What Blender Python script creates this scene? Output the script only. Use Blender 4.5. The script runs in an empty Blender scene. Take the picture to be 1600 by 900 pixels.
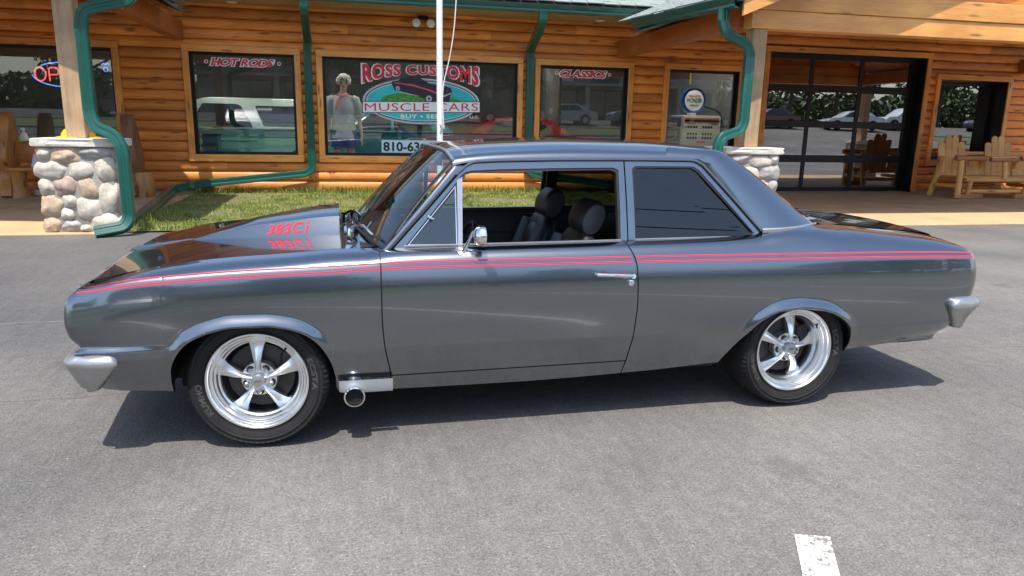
import bpy, math, random
import numpy as np
from mathutils import Vector, Matrix, noise

S = bpy.context.scene
COL = S.collection
R_ = math.radians

# ------------------------------------------------------------------ camera
cam_data = bpy.data.cameras.new("camera")
cam_data.sensor_width = 36.0
cam_data.lens = 25.575
cam_data.clip_start = 0.05
cam_data.clip_end = 3000.0
cam = bpy.data.objects.new("camera", cam_data)
COL.objects.link(cam)
_p, _y, _r = 0.2192401, 0.22017526, 0.01891875
_f = Vector((math.sin(_y) * math.cos(_p), math.cos(_y) * math.cos(_p), -math.sin(_p)))
_rt = Vector((math.cos(_y), -math.sin(_y), 0))
_d = _f.cross(_rt)
_r2 = _rt * math.cos(_r) - _d * math.sin(_r)
_d2 = _rt * math.sin(_r) + _d * math.cos(_r)
M = Matrix((( _r2.x, -_d2.x, -_f.x, 0.42667), (_r2.y, -_d2.y, -_f.y, -3.22352), (_r2.z, -_d2.z, -_f.z, 1.44151), (0, 0, 0, 1)))
cam.matrix_world = M
S.camera = cam

# ------------------------------------------------------------------ sky, sun, exposure
SUN_DIR = Vector((-0.12, -0.41, 1.0)).normalized()          # towards the sun
SUN_EL = math.asin(SUN_DIR.z)
world = bpy.data.worlds.new("World")
S.world = world
world.use_nodes = True
wn = world.node_tree.nodes
wl = world.node_tree.links
wn.clear()
w_out = wn.new("ShaderNodeOutputWorld")
w_bg = wn.new("ShaderNodeBackground")
w_sky = wn.new("ShaderNodeTexSky")
w_sky.sky_type = 'NISHITA'
w_sky.sun_disc = False
w_sky.sun_elevation = SUN_EL
w_sky.sun_rotation = math.atan2(SUN_DIR.x, SUN_DIR.y)
w_sky.air_density = 1.0
w_sky.dust_density = 1.6
w_sky.ozone_density = 1.0
w_bg.inputs['Strength'].default_value = 0.15
wl.new(w_sky.outputs[0], w_bg.inputs['Color'])
wl.new(w_bg.outputs[0], w_out.inputs['Surface'])

sun_data = bpy.data.lights.new("sun", 'SUN')
sun_data.energy = 3.5
sun_data.angle = R_(0.53)
sun_data.color = (1.0, 0.95, 0.87)
sun = bpy.data.objects.new("sun", sun_data)
COL.objects.link(sun)
sun.rotation_euler = (-SUN_DIR).to_track_quat('-Z', 'Y').to_euler()
sun.location = (0, -10, 30)

S.view_settings.view_transform = 'Standard'
S.view_settings.look = 'None'
S.view_settings.exposure = 0.88
S.view_settings.gamma = 1.0
S.render.engine = 'CYCLES'
S.cycles.max_bounces = 9
S.cycles.glossy_bounces = 5
S.cycles.transparent_max_bounces = 14
S.cycles.transmission_bounces = 6
S.cycles.diffuse_bounces = 4
S.cycles.sample_clamp_indirect = 4.0

# ------------------------------------------------------------------ helpers
rnd = random.Random(7)

def link(o, parent=None):
    COL.objects.link(o)
    if parent is not None:
        o.parent = parent
    return o

def tag(o, label=None, cat=None, group=None, kind=None):
    if label: o['label'] = label
    if cat: o['category'] = cat
    if group: o['group'] = group
    if kind: o['kind'] = kind
    return o

def thing(name, label, cat, loc=(0, 0, 0), rz=0.0, group=None):
    o = bpy.data.objects.new(name, None)
    o.location = loc
    o.rotation_euler = (0, 0, rz)
    o.empty_display_size = 0.2
    link(o)
    return tag(o, label, cat, group)

def dup_tree(o, parent=None):
    c = o.copy()
    COL.objects.link(c)
    if parent is not None:
        c.parent = parent
    for ch in list(o.children):
        dup_tree(ch, c)
    return c

def mesh_obj(name, verts, faces, mat=None, parent=None, smooth=True, angle=35, normals=None):
    me = bpy.data.meshes.new(name)
    me.from_pydata([tuple(v) for v in verts], [], [tuple(f) for f in faces])
    me.update()
    if smooth and len(me.polygons):
        me.polygons.foreach_set('use_smooth', [True] * len(me.polygons))
        if normals is not None:
            me.normals_split_custom_set_from_vertices([tuple(n) for n in normals])
        elif angle is not None:
            if angle is not None: me.set_sharp_from_angle(angle=R_(angle))
    o = bpy.data.objects.new(name, me)
    if mat is not None:
        for m in (mat if isinstance(mat, (list, tuple)) else [mat]):
            me.materials.append(m)
    link(o, parent)
    return o

class MB:
    """collects shapes into one mesh"""
    def __init__(s):
        s.v = []; s.f = []
    def add(s, vs, fs):
        b = len(s.v)
        s.v += [tuple(v) for v in vs]
        s.f += [tuple(i + b for i in f) for f in fs]
        return s
    def box(s, x0, x1, y0, y1, z0, z1, bev=0.0, mtx=None):
        if bev <= 0:
            vs = [(x0, y0, z0), (x1, y0, z0), (x1, y1, z0), (x0, y1, z0), (x0, y0, z1), (x1, y0, z1), (x1, y1, z1), (x0, y1, z1)]
            fs = [(0, 3, 2, 1), (4, 5, 6, 7), (0, 1, 5, 4), (1, 2, 6, 5), (2, 3, 7, 6), (3, 0, 4, 7)]
        else:
            b = min(bev, abs(x1 - x0) * .49, abs(y1 - y0) * .49, abs(z1 - z0) * .49)
            vs = []; fs = []
            def ring(ix, iz_x, z):
                return [(x0 + ix, y0 + iz_x, z), (x1 - ix, y0 + iz_x, z), (x1 - ix, y1 - iz_x, z), (x0 + ix, y1 - iz_x, z)]
            def oct_(i, z):
                c = b
                return [(x0 + i + c, y0 + i, z), (x1 - i - c, y0 + i, z), (x1 - i, y0 + i + c, z), (x1 - i, y1 - i - c, z),
                        (x1 - i - c, y1 - i, z), (x0 + i + c, y1 - i, z), (x0 + i, y1 - i - c, z), (x0 + i, y0 + i + c, z)]
            b2 = b
            if min(abs(x1 - x0), abs(y1 - y0)) < 4.2 * b:
                b2 = min(abs(x1 - x0), abs(y1 - y0)) * .12
                b = b2
            lv = [oct_(b * .7, z0), oct_(0, z0 + b), oct_(0, z1 - b), oct_(b * .7, z1)]
            for l in lv: vs += l
            for k in range(3):
                for i in range(8):
                    j = (i + 1) % 8
                    fs.append((k * 8 + i, k * 8 + j, k * 8 + 8 + j, k * 8 + 8 + i))
            fs.append(tuple(range(7, -1, -1))); fs.append(tuple(range(24, 32)))
        if mtx is not None:
            vs = [mtx @ Vector(v) for v in vs]
        return s.add(vs, fs)
    def loft(s, rings, closed=True, cap0=False, cap1=False):
        n = len(rings[0]); vs = [v for r in rings for v in r]; fs = []
        for k in range(len(rings) - 1):
            for i in range(n if closed else n - 1):
                j = (i + 1) % n
                fs.append((k * n + i, k * n + j, k * n + n + j, k * n + n + i))
        if cap0: fs.append(tuple(range(n - 1, -1, -1)))
        if cap1: fs.append(tuple(range((len(rings) - 1) * n, len(rings) * n)))
        return s.add(vs, fs)
    def tube(s, pts, r, n=8, cap=True, scale=None, flat=1.0, up=None):
        """round or oval tube along pts; r may be a list"""
        pts = [Vector(p) for p in pts]
        m = len(pts)
        rs = r if isinstance(r, (list, tuple)) else [r] * m
        t0 = (pts[1] - pts[0]).normalized()
        u = Vector(up) if up is not None else (Vector((0, 0, 1)) if abs(t0.z) < .9 else Vector((1, 0, 0)))
        rings = []
        for i in range(m):
            if i == 0: t = pts[1] - pts[0]
            elif i == m - 1: t = pts[-1] - pts[-2]
            else: t = (pts[i + 1] - pts[i]).normalized() + (pts[i] - pts[i - 1]).normalized()
            t.normalize()
            u = (u - t * u.dot(t)).normalized()
            w = t.cross(u)
            rings.append([pts[i] + (u * math.cos(a) * flat + w * math.sin(a)) * rs[i] for a in [2 * math.pi * k / n for k in range(n)]])
        return s.loft(rings, True, cap, cap)
    def cyl(s, a, b, r, n=12, r2=None):
        return s.tube([a, b], [r, r if r2 is None else r2], n)
    def lathe(s, prof, n=32, axis='z', center=(0, 0, 0), cap=False):
        """prof: list of (radius, height)"""
        rings = []
        cx, cy, cz = center
        for (r, h) in prof:
            ring = []
            for k in range(n):
                a = 2 * math.pi * k / n
                c, q = math.cos(a) * r, math.sin(a) * r
                if axis == 'z': ring.append((cx + c, cy + q, cz + h))
                elif axis == 'y': ring.append((cx + c, cy + h, cz + q))
                else: ring.append((cx + h, cy + c, cz + q))
            rings.append(ring)
        return s.loft(rings, True, cap, cap)
    def prism(s, poly, fn0, fn1):
        """poly of 2-D points mapped by two functions to front and back"""
        a = [fn0(*p) for p in poly]; b = [fn1(*p) for p in poly]; n = len(poly)
        fs = [tuple(range(n)), tuple(range(2 * n - 1, n - 1, -1))]
        fs += [(i, n + i, n + (i + 1) % n, (i + 1) % n) for i in range(n)]
        return s.add(a + b, fs)
    def ring_frame(s, outer, inner, fn0, fn1):
        """frame between two loops of equal length, with depth"""
        n = len(outer)
        vs = [fn0(*p) for p in outer] + [fn0(*p) for p in inner] + [fn1(*p) for p in outer] + [fn1(*p) for p in inner]
        fs = []
        for i in range(n):
            j = (i + 1) % n
            fs.append((i, j, n + j, n + i))
            fs.append((n + i, n + j, 3 * n + j, 3 * n + i))
            fs.append((j, i, 2 * n + i, 2 * n + j))
            fs.append((2 * n + j, 2 * n + i, 3 * n + i, 3 * n + j))
        return s.add(vs, fs)
    def grid(s, P):
        ni, nj = len(P), len(P[0])
        vs = [p for row in P for p in row]
        fs = [(i * nj + j, (i + 1) * nj + j, (i + 1) * nj + j + 1, i * nj + j + 1) for i in range(ni - 1) for j in range(nj - 1)]
        return s.add(vs, fs)
    def build(s, name, mat=None, parent=None, smooth=True, angle=35, fix=True):
        o = mesh_obj(name, s.v, s.f, mat, parent, False)
        me = o.data
        if fix:
            import bmesh
            bm = bmesh.new(); bm.from_mesh(me)
            bmesh.ops.remove_doubles(bm, verts=bm.verts, dist=1e-6)
            bmesh.ops.recalc_face_normals(bm, faces=bm.faces)
            bm.to_mesh(me); bm.free()
        if smooth and len(me.polygons):
            me.polygons.foreach_set('use_smooth', [True] * len(me.polygons))
            if angle is not None: me.set_sharp_from_angle(angle=R_(angle))
        return o

def pchip(xs, ys):
    xs = np.array(xs, float); ys = np.array(ys, float)
    h = np.diff(xs); d = np.diff(ys) / h
    m = np.zeros(len(xs)); m[0] = d[0]; m[-1] = d[-1]
    for i in range(1, len(xs) - 1):
        if d[i - 1] * d[i] > 0:
            w1 = 2 * h[i] + h[i - 1]; w2 = h[i] + 2 * h[i - 1]
            m[i] = (w1 + w2) / (w1 / d[i - 1] + w2 / d[i])
    def f(x):
        x = np.clip(x, xs[0], xs[-1])
        i = np.clip(np.searchsorted(xs, x, side='right') - 1, 0, len(h) - 1)
        t = (x - xs[i]) / h[i]
        return (ys[i] * (1 + 2 * t) * (1 - t) ** 2 + m[i] * h[i] * t * (1 - t) ** 2 + ys[i + 1] * t * t * (3 - 2 * t) + m[i + 1] * h[i] * t * t * (t - 1))
    return f

def smooth_path(pts, rad=0.06, seg=5):
    """polyline with rounded corners"""
    pts = [Vector(p) for p in pts]; out = [pts[0]]
    for i in range(1, len(pts) - 1):
        a, b, c = pts[i - 1], pts[i], pts[i + 1]
        r = min(rad, (a - b).length * .45, (c - b).length * .45)
        p0 = b + (a - b).normalized() * r; p1 = b + (c - b).normalized() * r
        for k in range(seg + 1):
            t = k / seg
            out.append(p0 * (1 - t) ** 2 + b * 2 * t * (1 - t) + p1 * t * t)
    out.append(pts[-1])
    return out

def resample(loop, n, closed=False):
    L = [Vector(p) for p in loop]
    if closed: L.append(L[0])
    d = [0]
    for i in range(len(L) - 1): d.append(d[-1] + (L[i + 1] - L[i]).length)
    out = []
    for k in range(n):
        t = d[-1] * k / (n if closed else n - 1)
        i = min(max(0, np.searchsorted(d, t, side='right') - 1), len(L) - 2)
        u = (t - d[i]) / max(1e-9, d[i + 1] - d[i])
        out.append(L[i].lerp(L[i + 1], u))
    return out

def round_poly(pts, rad, seg=4):
    """closed 2-D loop with rounded corners (rad: one value or a list)"""
    n = len(pts); out = []
    for i in range(n):
        a, b, c = Vector(pts[i - 1]), Vector(pts[i]), Vector(pts[(i + 1) % n])
        q = rad[i] if isinstance(rad, (list, tuple)) else rad
        r = min(q, (a - b).length * .45, (c - b).length * .45)
        if r < 1e-5:
            out += [tuple(b)] * 1
            continue
        p0 = b + (a - b).normalized() * r; p1 = b + (c - b).normalized() * r
        for k in range(seg + 1):
            t = k / seg
            out.append(tuple(p0 * (1 - t) ** 2 + b * 2 * t * (1 - t) + p1 * t * t))
    return out

def text_mesh(txt, width, height, shear=0.0, bold=0.0, spacing=1.0, res=3, extrude=0.0):
    """(verts, faces) of filled letters scaled to width x height, from (0,0)"""
    c = bpy.data.curves.new("lettering", 'FONT')
    c.body = txt; c.size = 1.0; c.shear = shear; c.offset = bold; c.space_character = spacing
    c.resolution_u = res; c.fill_mode = 'FRONT'; c.extrude = extrude
    o = bpy.data.objects.new("lettering", c)
    COL.objects.link(o)
    bpy.context.view_layer.update()
    me = o.to_mesh()
    vs = [v.co.copy() for v in me.vertices]
    fs = [tuple(p.vertices) for p in me.polygons]
    o.to_mesh_clear()
    bpy.data.objects.remove(o); bpy.data.curves.remove(c)
    x0 = min(v.x for v in vs); x1 = max(v.x for v in vs); y0 = min(v.y for v in vs); y1 = max(v.y for v in vs)
    vs = [Vector(((v.x - x0) / (x1 - x0) * width, (v.y - y0) / (y1 - y0) * height, v.z)) for v in vs]
    return vs, fs

# ------------------------------------------------------------------ materials
class NT:
    def __init__(s, name):
        s.m = bpy.data.materials.new(name); s.m.use_nodes = True
        s.t = s.m.node_tree; s.n = s.t.nodes; s.l = s.t.links
        s.b = s.n.get("Principled BSDF"); s.out = s.n.get("Material Output")
    def node(s, typ, **kw):
        n = s.n.new(typ)
        for k, v in kw.items():
            if k.startswith('i_'):
                n.inputs[k[2:].replace('_', ' ')].default_value = v
            else: setattr(n, k, v)
        return n
    def link(s, a, b): s.l.new(a, b); return b
    def coords(s, scale=(1, 1, 1), kind='Object', rot=(0, 0, 0), loc=None):
        tc = s.node('ShaderNodeTexCoord'); mp = s.node('ShaderNodeMapping')
        mp.inputs['Scale'].default_value = scale; mp.inputs['Rotation'].default_value = rot
        s.link(tc.outputs[kind], mp.inputs['Vector'])
        if loc is not None: s.link(loc, mp.inputs['Location'])
        return mp.outputs[0]
    def noise(s, vec, scale, detail=4, rough=.55, dist=0.0):
        n = s.node('ShaderNodeTexNoise')
        n.inputs['Scale'].default_value = scale; n.inputs['Detail'].default_value = detail
        n.inputs['Roughness'].default_value = rough; n.inputs['Distortion'].default_value = dist
        if vec is not None: s.link(vec, n.inputs['Vector'])
        return n.outputs['Fac']
    def ramp(s, fac, stops, interp='LINEAR'):
        r = s.node('ShaderNodeValToRGB'); cr = r.color_ramp; cr.interpolation = interp
        while len(cr.elements) < len(stops): cr.elements.new(.5)
        for e, (p, c) in zip(cr.elements, stops):
            e.position = p; e.color = c if len(c) == 4 else (*c, 1)
        s.link(fac, r.inputs[0]); return r.outputs[0]
    def mix(s, fac, a, b, blend='MIX'):
        n = s.node('ShaderNodeMix', data_type='RGBA', blend_type=blend)
        if isinstance(fac, (int, float)): n.inputs[0].default_value = fac
        else: s.link(fac, n.inputs[0])
        for i, v in ((6, a), (7, b)):
            if isinstance(v, tuple): n.inputs[i].default_value = v if len(v) == 4 else (*v, 1)
            else: s.link(v, n.inputs[i])
        return n.outputs[2]
    def math(s, op, a, b=None, clamp=False):
        n = s.node('ShaderNodeMath', operation=op, use_clamp=clamp)
        for i, v in ((0, a), (1, b)):
            if v is None: continue
            if isinstance(v, (int, float)): n.inputs[i].default_value = v
            else: s.link(v, n.inputs[i])
        return n.outputs[0]
    def bump(s, h, strength=.3, dist=.01):
        b = s.node('ShaderNodeBump'); b.inputs['Strength'].default_value = strength; b.inputs['Distance'].default_value = dist
        s.link(h, b.inputs['Height']); s.link(b.outputs[0], s.b.inputs['Normal']); return b
    def base(s, c):
        if isinstance(c, tuple): s.b.inputs['Base Color'].default_value = (*c, 1) if len(c) == 3 else c
        else: s.link(c, s.b.inputs['Base Color'])
    def set(s, **kw):
        for k, v in kw.items():
            k = k.replace('_', ' ')
            if isinstance(v, (int, float, tuple)): s.b.inputs[k].default_value = v
            else: s.link(v, s.b.inputs[k])
        return s

def plain(name, col, rough=.5, metal=0.0, var=.12, scale=6, bump=0.0, **kw):
    t = NT(name)
    v = t.coords()
    n = t.noise(v, scale, 5)
    a = tuple(c * (1 - var) for c in col); b = tuple(min(1, c * (1 + var)) for c in col)
    t.base(t.ramp(n, [(.3, a), (.7, b)]))
    t.set(Roughness=rough, Metallic=metal)
    if bump: t.bump(t.noise(v, scale * 8, 4), bump, .004)
    t.set(**kw)
    return t.m

def emit(name, col, strength):
    t = NT(name); t.base((0, 0, 0)); t.set(Emission_Color=(*col, 1), Emission_Strength=strength); return t.m

def thin_glass(name, tint=(1, 1, 1), refl=1.0, base_refl=.05, rough=0.0, wave=0.0):
    """thin pane: fresnel reflection over a tinted see-through sheet"""
    t = NT(name)
    t.n.remove(t.b)
    lw = t.node('ShaderNodeLayerWeight'); lw.inputs['Blend'].default_value = .5
    p = t.math('POWER', lw.outputs['Facing'], 4.0)
    f = t.math('MULTIPLY_ADD', p, .9 * refl); t.n[-1]
    f.node.inputs[2].default_value = base_refl
    f = t.math('MINIMUM', f, 1.0)
    tr = t.node('ShaderNodeBsdfTransparent'); tr.inputs[0].default_value = (*tint, 1)
    gl = t.node('ShaderNodeBsdfGlossy'); gl.inputs['Roughness'].default_value = rough
    if wave:
        b = t.node('ShaderNodeBump'); b.inputs['Strength'].default_value = wave; b.inputs['Distance'].default_value = .02
        t.link(t.noise(t.coords(), 1.1, 1), b.inputs['Height']); t.link(b.outputs[0], gl.inputs['Normal'])
    mx = t.node('ShaderNodeMixShader')
    t.link(f, mx.inputs[0]); t.link(tr.outputs[0], mx.inputs[1]); t.link(gl.outputs[0], mx.inputs[2])
    t.link(mx.outputs[0], t.out.inputs['Surface'])
    return t.m
# ================================================================== ground
def asphalt_mat():
    t = NT("asphalt")
    v = t.coords()
    big = t.noise(v, .55, 4, .6)
    big2 = t.noise(v, .17, 3, .5)
    mid = t.noise(v, 14, 4, .65)
    fine = t.noise(v, 120, 3, .75)
    vor = t.node('ShaderNodeTexVoronoi', feature='F1'); vor.inputs['Scale'].default_value = 95; t.link(v, vor.inputs['Vector'])
    # long streaks left by the paver
    st = t.noise(t.coords((3.2, .35, 1), 'Object', (0, 0, .55)), 6, 3, .6)
    st2 = t.noise(t.coords((7.5, .5, 1), 'Object', (0, 0, .42)), 5, 3, .6)
    grit = t.noise(v, 62, 3, .8)
    c = t.ramp(t.math('ADD', t.math('MULTIPLY', fine, .62), t.math('MULTIPLY', grit, .38)), [(.33, (.050, .050, .050)), (.46, (.135, .133, .129)), (.56, (.190, .185, .177)), (.70, (.38, .37, .35))])
    c = t.mix(t.math('MULTIPLY', t.ramp(vor.outputs['Distance'], [(.0, (1, 1, 1)), (.16, (0, 0, 0))]), .34), c, (.46, .445, .42))
    c = t.mix(1.0, c, t.ramp(big, [(.32, (.74, .74, .75)), (.68, (1.14, 1.12, 1.08))]), 'MULTIPLY')
    c = t.mix(1.0, c, t.ramp(big2, [(.35, (.84, .84, .85)), (.65, (1.10, 1.09, 1.07))]), 'MULTIPLY')
    c = t.mix(1.0, c, t.ramp(mid, [(.3, (.86, .86, .86)), (.7, (1.12, 1.12, 1.12))]), 'MULTIPLY')
    c = t.mix(1.0, c, t.ramp(st, [(.34, (.95, .95, .95)), (.64, (1.03, 1.03, 1.03))]), 'MULTIPLY')
    c = t.mix(1.0, c, t.ramp(st2, [(.40, (.95, .95, .955)), (.62, (1.03, 1.03, 1.03))]), 'MULTIPLY')
    # tone ramps across the lot: darker to the left, paler to the right
    sx0 = t.node('ShaderNodeSeparateXYZ'); t.link(v, sx0.inputs[0])
    gx = t.math('ADD', t.math('MULTIPLY', sx0.outputs['X'], .09), t.math('MULTIPLY', t.noise(v, .35, 3), .9))
    c = t.mix(1.0, c, t.ramp(gx, [(.05, (.64, .645, .66)), (.60, (.93, .93, .92)), (1.0, (1.06, 1.045, 1.02))]), 'MULTIPLY')
    # a few pale dried spots and bright grit
    sp = t.node('ShaderNodeTexVoronoi', feature='F1'); sp.inputs['Scale'].default_value = .62; t.link(v, sp.inputs['Vector'])
    wob = t.math('ADD', sp.outputs['Distance'], t.math('MULTIPLY', t.noise(v, 9, 3), .10))
    c = t.mix(t.math('MULTIPLY', t.ramp(wob, [(.10, (1, 1, 1)), (.135, (0, 0, 0))]), .40), c, (.36, .32, .28))
    gr = t.node('ShaderNodeTexVoronoi', feature='F1'); gr.inputs['Scale'].default_value = 7.5; t.link(v, gr.inputs['Vector'])
    c = t.mix(t.ramp(gr.outputs['Distance'], [(.022, (.7, .7, .7)), (.034, (0, 0, 0))]), c, (.50, .48, .45))
    ov = t.node('ShaderNodeTexVoronoi', feature='F1'); ov.inputs['Scale'].default_value = .95; t.link(t.coords((1, 1, 1), 'Object', (0, 0, .8)), ov.inputs['Vector'])
    od = t.math('ADD', ov.outputs['Distance'], t.math('MULTIPLY', t.noise(v, 7, 4), .16))
    c = t.mix(t.math('MULTIPLY', t.ramp(od, [(.13, (1, 1, 1)), (.21, (0, 0, 0))]), .30), c, (.05, .05, .052))
    # hairline seam along the lane
    sx = t.node('ShaderNodeSeparateXYZ'); t.link(v, sx.inputs[0])
    sy = t.math('ADD', sx.outputs['Y'], t.math('MULTIPLY', t.noise(v, 2.5, 4), .22))
    seam = t.math('ABSOLUTE', t.math('SUBTRACT', sy, 2.55))
    c = t.mix(t.math('MULTIPLY', t.ramp(seam, [(.004, (1, 1, 1)), (.014, (0, 0, 0))]), .30), c, (.27, .26, .24))
    seam2 = t.math('ABSOLUTE', t.math('SUBTRACT', t.math('ADD', sx.outputs['Y'], t.math('MULTIPLY', t.noise(v, 1.7, 4), .3)), .95))
    c = t.mix(t.math('MULTIPLY', t.ramp(seam2, [(.003, (1, 1, 1)), (.010, (0, 0, 0))]), .5), c, (.05, .05, .05))
    t.base(c)
    t.set(Roughness=.86, Specular_IOR_Level=.35)
    h = t.math('ADD', fine, t.math('MULTIPLY', vor.outputs['Distance'], .8))
    t.bump(h, .45, .005)
    return t.m
M_ASPH = asphalt_mat()

def terr(y):
    if y > -7: return 0.0
    if y > -30:
        t = (-7 - y) / 23; return 2.0 * t * t * (3 - 2 * t) * .6 + .8 * t
    return 2.0
ys = [-400, -200, -100, -60, -45, -38, -34, -30, -28, -26, -24, -22, -20, -18, -16, -14, -12, -10, -8.5, -7, 14, 60, 200, 600]
g = MB().grid([[(x, y, terr(y)) for y in ys] for x in (-600, -60, -20, 0, 20, 60, 120, 600)]).build('asphalt_lot', M_ASPH, None, True, None)
tag(g, kind='structure')

def concrete_mat(name, col):
    t = NT(name); v = t.coords()
    n1 = t.noise(v, 1.6, 5, .6); n2 = t.noise(v, 60, 4, .7)
    c = t.ramp(n1, [(.3, tuple(k * .82 for k in col)), (.7, tuple(k * 1.12 for k in col))])
    c = t.mix(1.0, c, t.ramp(n2, [(.3, (.85, .85, .85)), (.7, (1.1, 1.1, 1.1))]), 'MULTIPLY')
    t.base(c); t.set(Roughness=.8); t.bump(n2, .3, .003); return t.m
M_CONC = concrete_mat("tan_concrete", (.50, .35, .19))
M_FOUND = concrete_mat("foundation_concrete", (.30, .29, .27))
def slab(name, x0, x1, y0, y1, z0=-.1, z1=.022):
    o = MB().box(x0, x1, y0, y1, z0, z1, .012).build(name, M_CONC, None, False)
    return tag(o, kind='structure')
for k in range(4):
    slab('sidewalk', -12.0 + k * 2.36, -12.0 + (k + 1) * 2.36 - .012, 6.82, 9.35)
    slab('sidewalk', -12.0 + k * 2.36, -12.0 + (k + 1) * 2.36 - .012, 9.362, 12.38)
for k in range(6):
    slab('sidewalk', 5.95 + k * 2.5, 5.95 + (k + 1) * 2.5 - .012, 6.72, 9.35)
    slab('sidewalk', 5.95 + k * 2.5, 5.95 + (k + 1) * 2.5 - .012, 9.362, 12.38)

# painted bay line, worn at the edges
def paint_mat():
    t = NT("road_paint_white"); v = t.coords()
    n = t.noise(v, 55, 4, .7); n2 = t.noise(v, 9, 3)
    f = t.math('ADD', n, t.math('MULTIPLY', t.math('SUBTRACT', n2, .5), .5))
    t.base(t.ramp(f, [(.40, (.17, .165, .155)), (.47, (.52, .50, .44)), (.72, (.72, .69, .60))]))
    t.set(Roughness=.8); t.bump(n, .5, .003); return t.m
pl = []
for k in range(25):
    y = -1.106 - k * .2
    pl.append([(1.975 + .524 * (y + 1.106) + .005 * math.sin(k * 9.1), y, .004), (2.090 + .524 * (y - .04 + 1.157) + .005 * math.sin(k * 5.3), y - .04, .004)])
o = MB().grid(pl).build('bay_line', paint_mat(), None, False); tag(o, kind='structure')

for k, (x0, y0, n) in enumerate(((-.85, -1.85, 22), (4.9, -1.5, 24), (7.8, -1.5, 24), (-3.7, -1.9, 22))):
    pl = [[(x0 + .524 * (-.2 * k2), y0 - .2 * k2, .004), (x0 + .13 + .524 * (-.2 * k2), y0 - .2 * k2 - .05, .004)] for k2 in range(n)]
    o = MB().grid(pl).build('bay_line', o.data.materials[0], None, False); tag(o, kind='structure')
for y in (-7.2, -9.4):
    o = MB().grid([[(x, y + .01 * math.sin(x), terr(y) + .006), (x, y - .12, terr(y - .12) + .006)] for x in np.linspace(-30, 60, 60)]).build('lane_line', o.data.materials[0], None, False); tag(o, kind='structure')

# lawn between the two walks
def lawn_mat():
    t = NT("lawn_soil"); v = t.coords()
    t.base(t.ramp(t.noise(v, 9, 5), [(.3, (.07, .085, .025)), (.55, (.14, .14, .05)), (.75, (.24, .19, .11))])); t.set(Roughness=.95); return t.m
LX0, LX1, LY0, LY1 = -2.545, 5.93, 6.95, 12.36
gl = [[(x, y, .018 + .02 * noise.noise((x * .8, y * .8, 0)) + .012 * min(1, max(0, (y - 6.95)))) for y in np.linspace(LY0, LY1, 30)] for x in np.linspace(LX0, LX1, 46)]
o = MB().grid(gl).build('lawn', lawn_mat(), None, True, None); tag(o, kind='structure')
def blade_mat(name, lo, mid, hi):
    t = NT(name)
    v = t.coords()
    n = t.noise(v, 2.2, 3); n2 = t.noise(v, 40, 2)
    c = t.ramp(t.math('ADD', t.math('MULTIPLY', n, .55), t.math('MULTIPLY', n2, .45)), [(.36, lo), (.52, mid), (.66, hi)])
    t.base(c); t.set(Roughness=.55, Specular_IOR_Level=.35)
    return t.m
def blades(name, n, x0, x1, y0, y1, hmin, hmax, wid, mat, seed, zf, keep=None):
    r = np.random.default_rng(seed)
    x = r.uniform(x0, x1, n); y = r.uniform(y0, y1, n)
    if keep is not None:
        k = keep(x, y, r); x = x[k]; y = y[k]; n = len(x)
    a = r.uniform(0, 6.283, n); h = r.uniform(hmin, hmax, n); l = r.normal(0, .45, (n, 2)) * h[:, None]
    w = wid * r.uniform(.6, 1.3, n)
    z = zf(x, y)
    V = np.zeros((n, 5, 3))
    dx, dy = np.cos(a) * w, np.sin(a) * w
    V[:, 0] = np.c_[x - dx, y - dy, z]; V[:, 1] = np.c_[x + dx, y + dy, z]
    V[:, 2] = np.c_[x + dx * .7 + l[:, 0] * .4, y + dy * .7 + l[:, 1] * .4, z + h * .6]; V[:, 3] = np.c_[x - dx * .7 + l[:, 0] * .4, y - dy * .7 + l[:, 1] * .4, z + h * .6]
    V[:, 4] = np.c_[x + l[:, 0], y + l[:, 1], z + h]
    b = (np.arange(n) * 5)[:, None]
    q = (b + np.array([0, 1, 2, 3])).ravel(); t3 = (b + np.array([3, 2, 4])).ravel()
    me = bpy.data.meshes.new(name)
    me.vertices.add(n * 5); me.vertices.foreach_set('co', V.ravel())
    me.loops.add(n * 7); me.loops.foreach_set('vertex_index', np.concatenate([q, t3]).astype(np.int32))
    me.polygons.add(n * 2)
    me.polygons.foreach_set('loop_start', np.concatenate([np.arange(n) * 4, n * 4 + np.arange(n) * 3]).astype(np.int32))
    me.update(calc_edges=True); me.materials.append(mat)
    o = bpy.data.objects.new(name, me); link(o); return tag(o, kind='stuff')
M_GRASS = blade_mat("grass_blade", (.075, .125, .014), (.195, .235, .040), (.42, .38, .13))
def keep_lawn(x, y, r):
    n = np.array([noise.noise((a * .9, b * .9, 3.0)) for a, b in zip(x, y)])
    return r.uniform(0, 1, len(x)) < np.clip(.70 + n * 1.7, .08, 1)
blades('grass', 90000, LX0, LX1, LY0 + .02, LY1 - .05, .02, .062, .0055, M_GRASS, 3, lambda x, y: np.full(len(x), .02), keep_lawn)
blades('tall_grass', 2600, LX0, LX1, LY1 - .16, LY1 - .02, .07, .20, .006, M_GRASS, 4, lambda x, y: np.full(len(x), .02))
blades('tall_grass', 500, LX0, -2.2, LY0 + .02, 8.2, .07, .17, .006, M_GRASS, 5, lambda x, y: np.full(len(x), .02))
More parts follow.
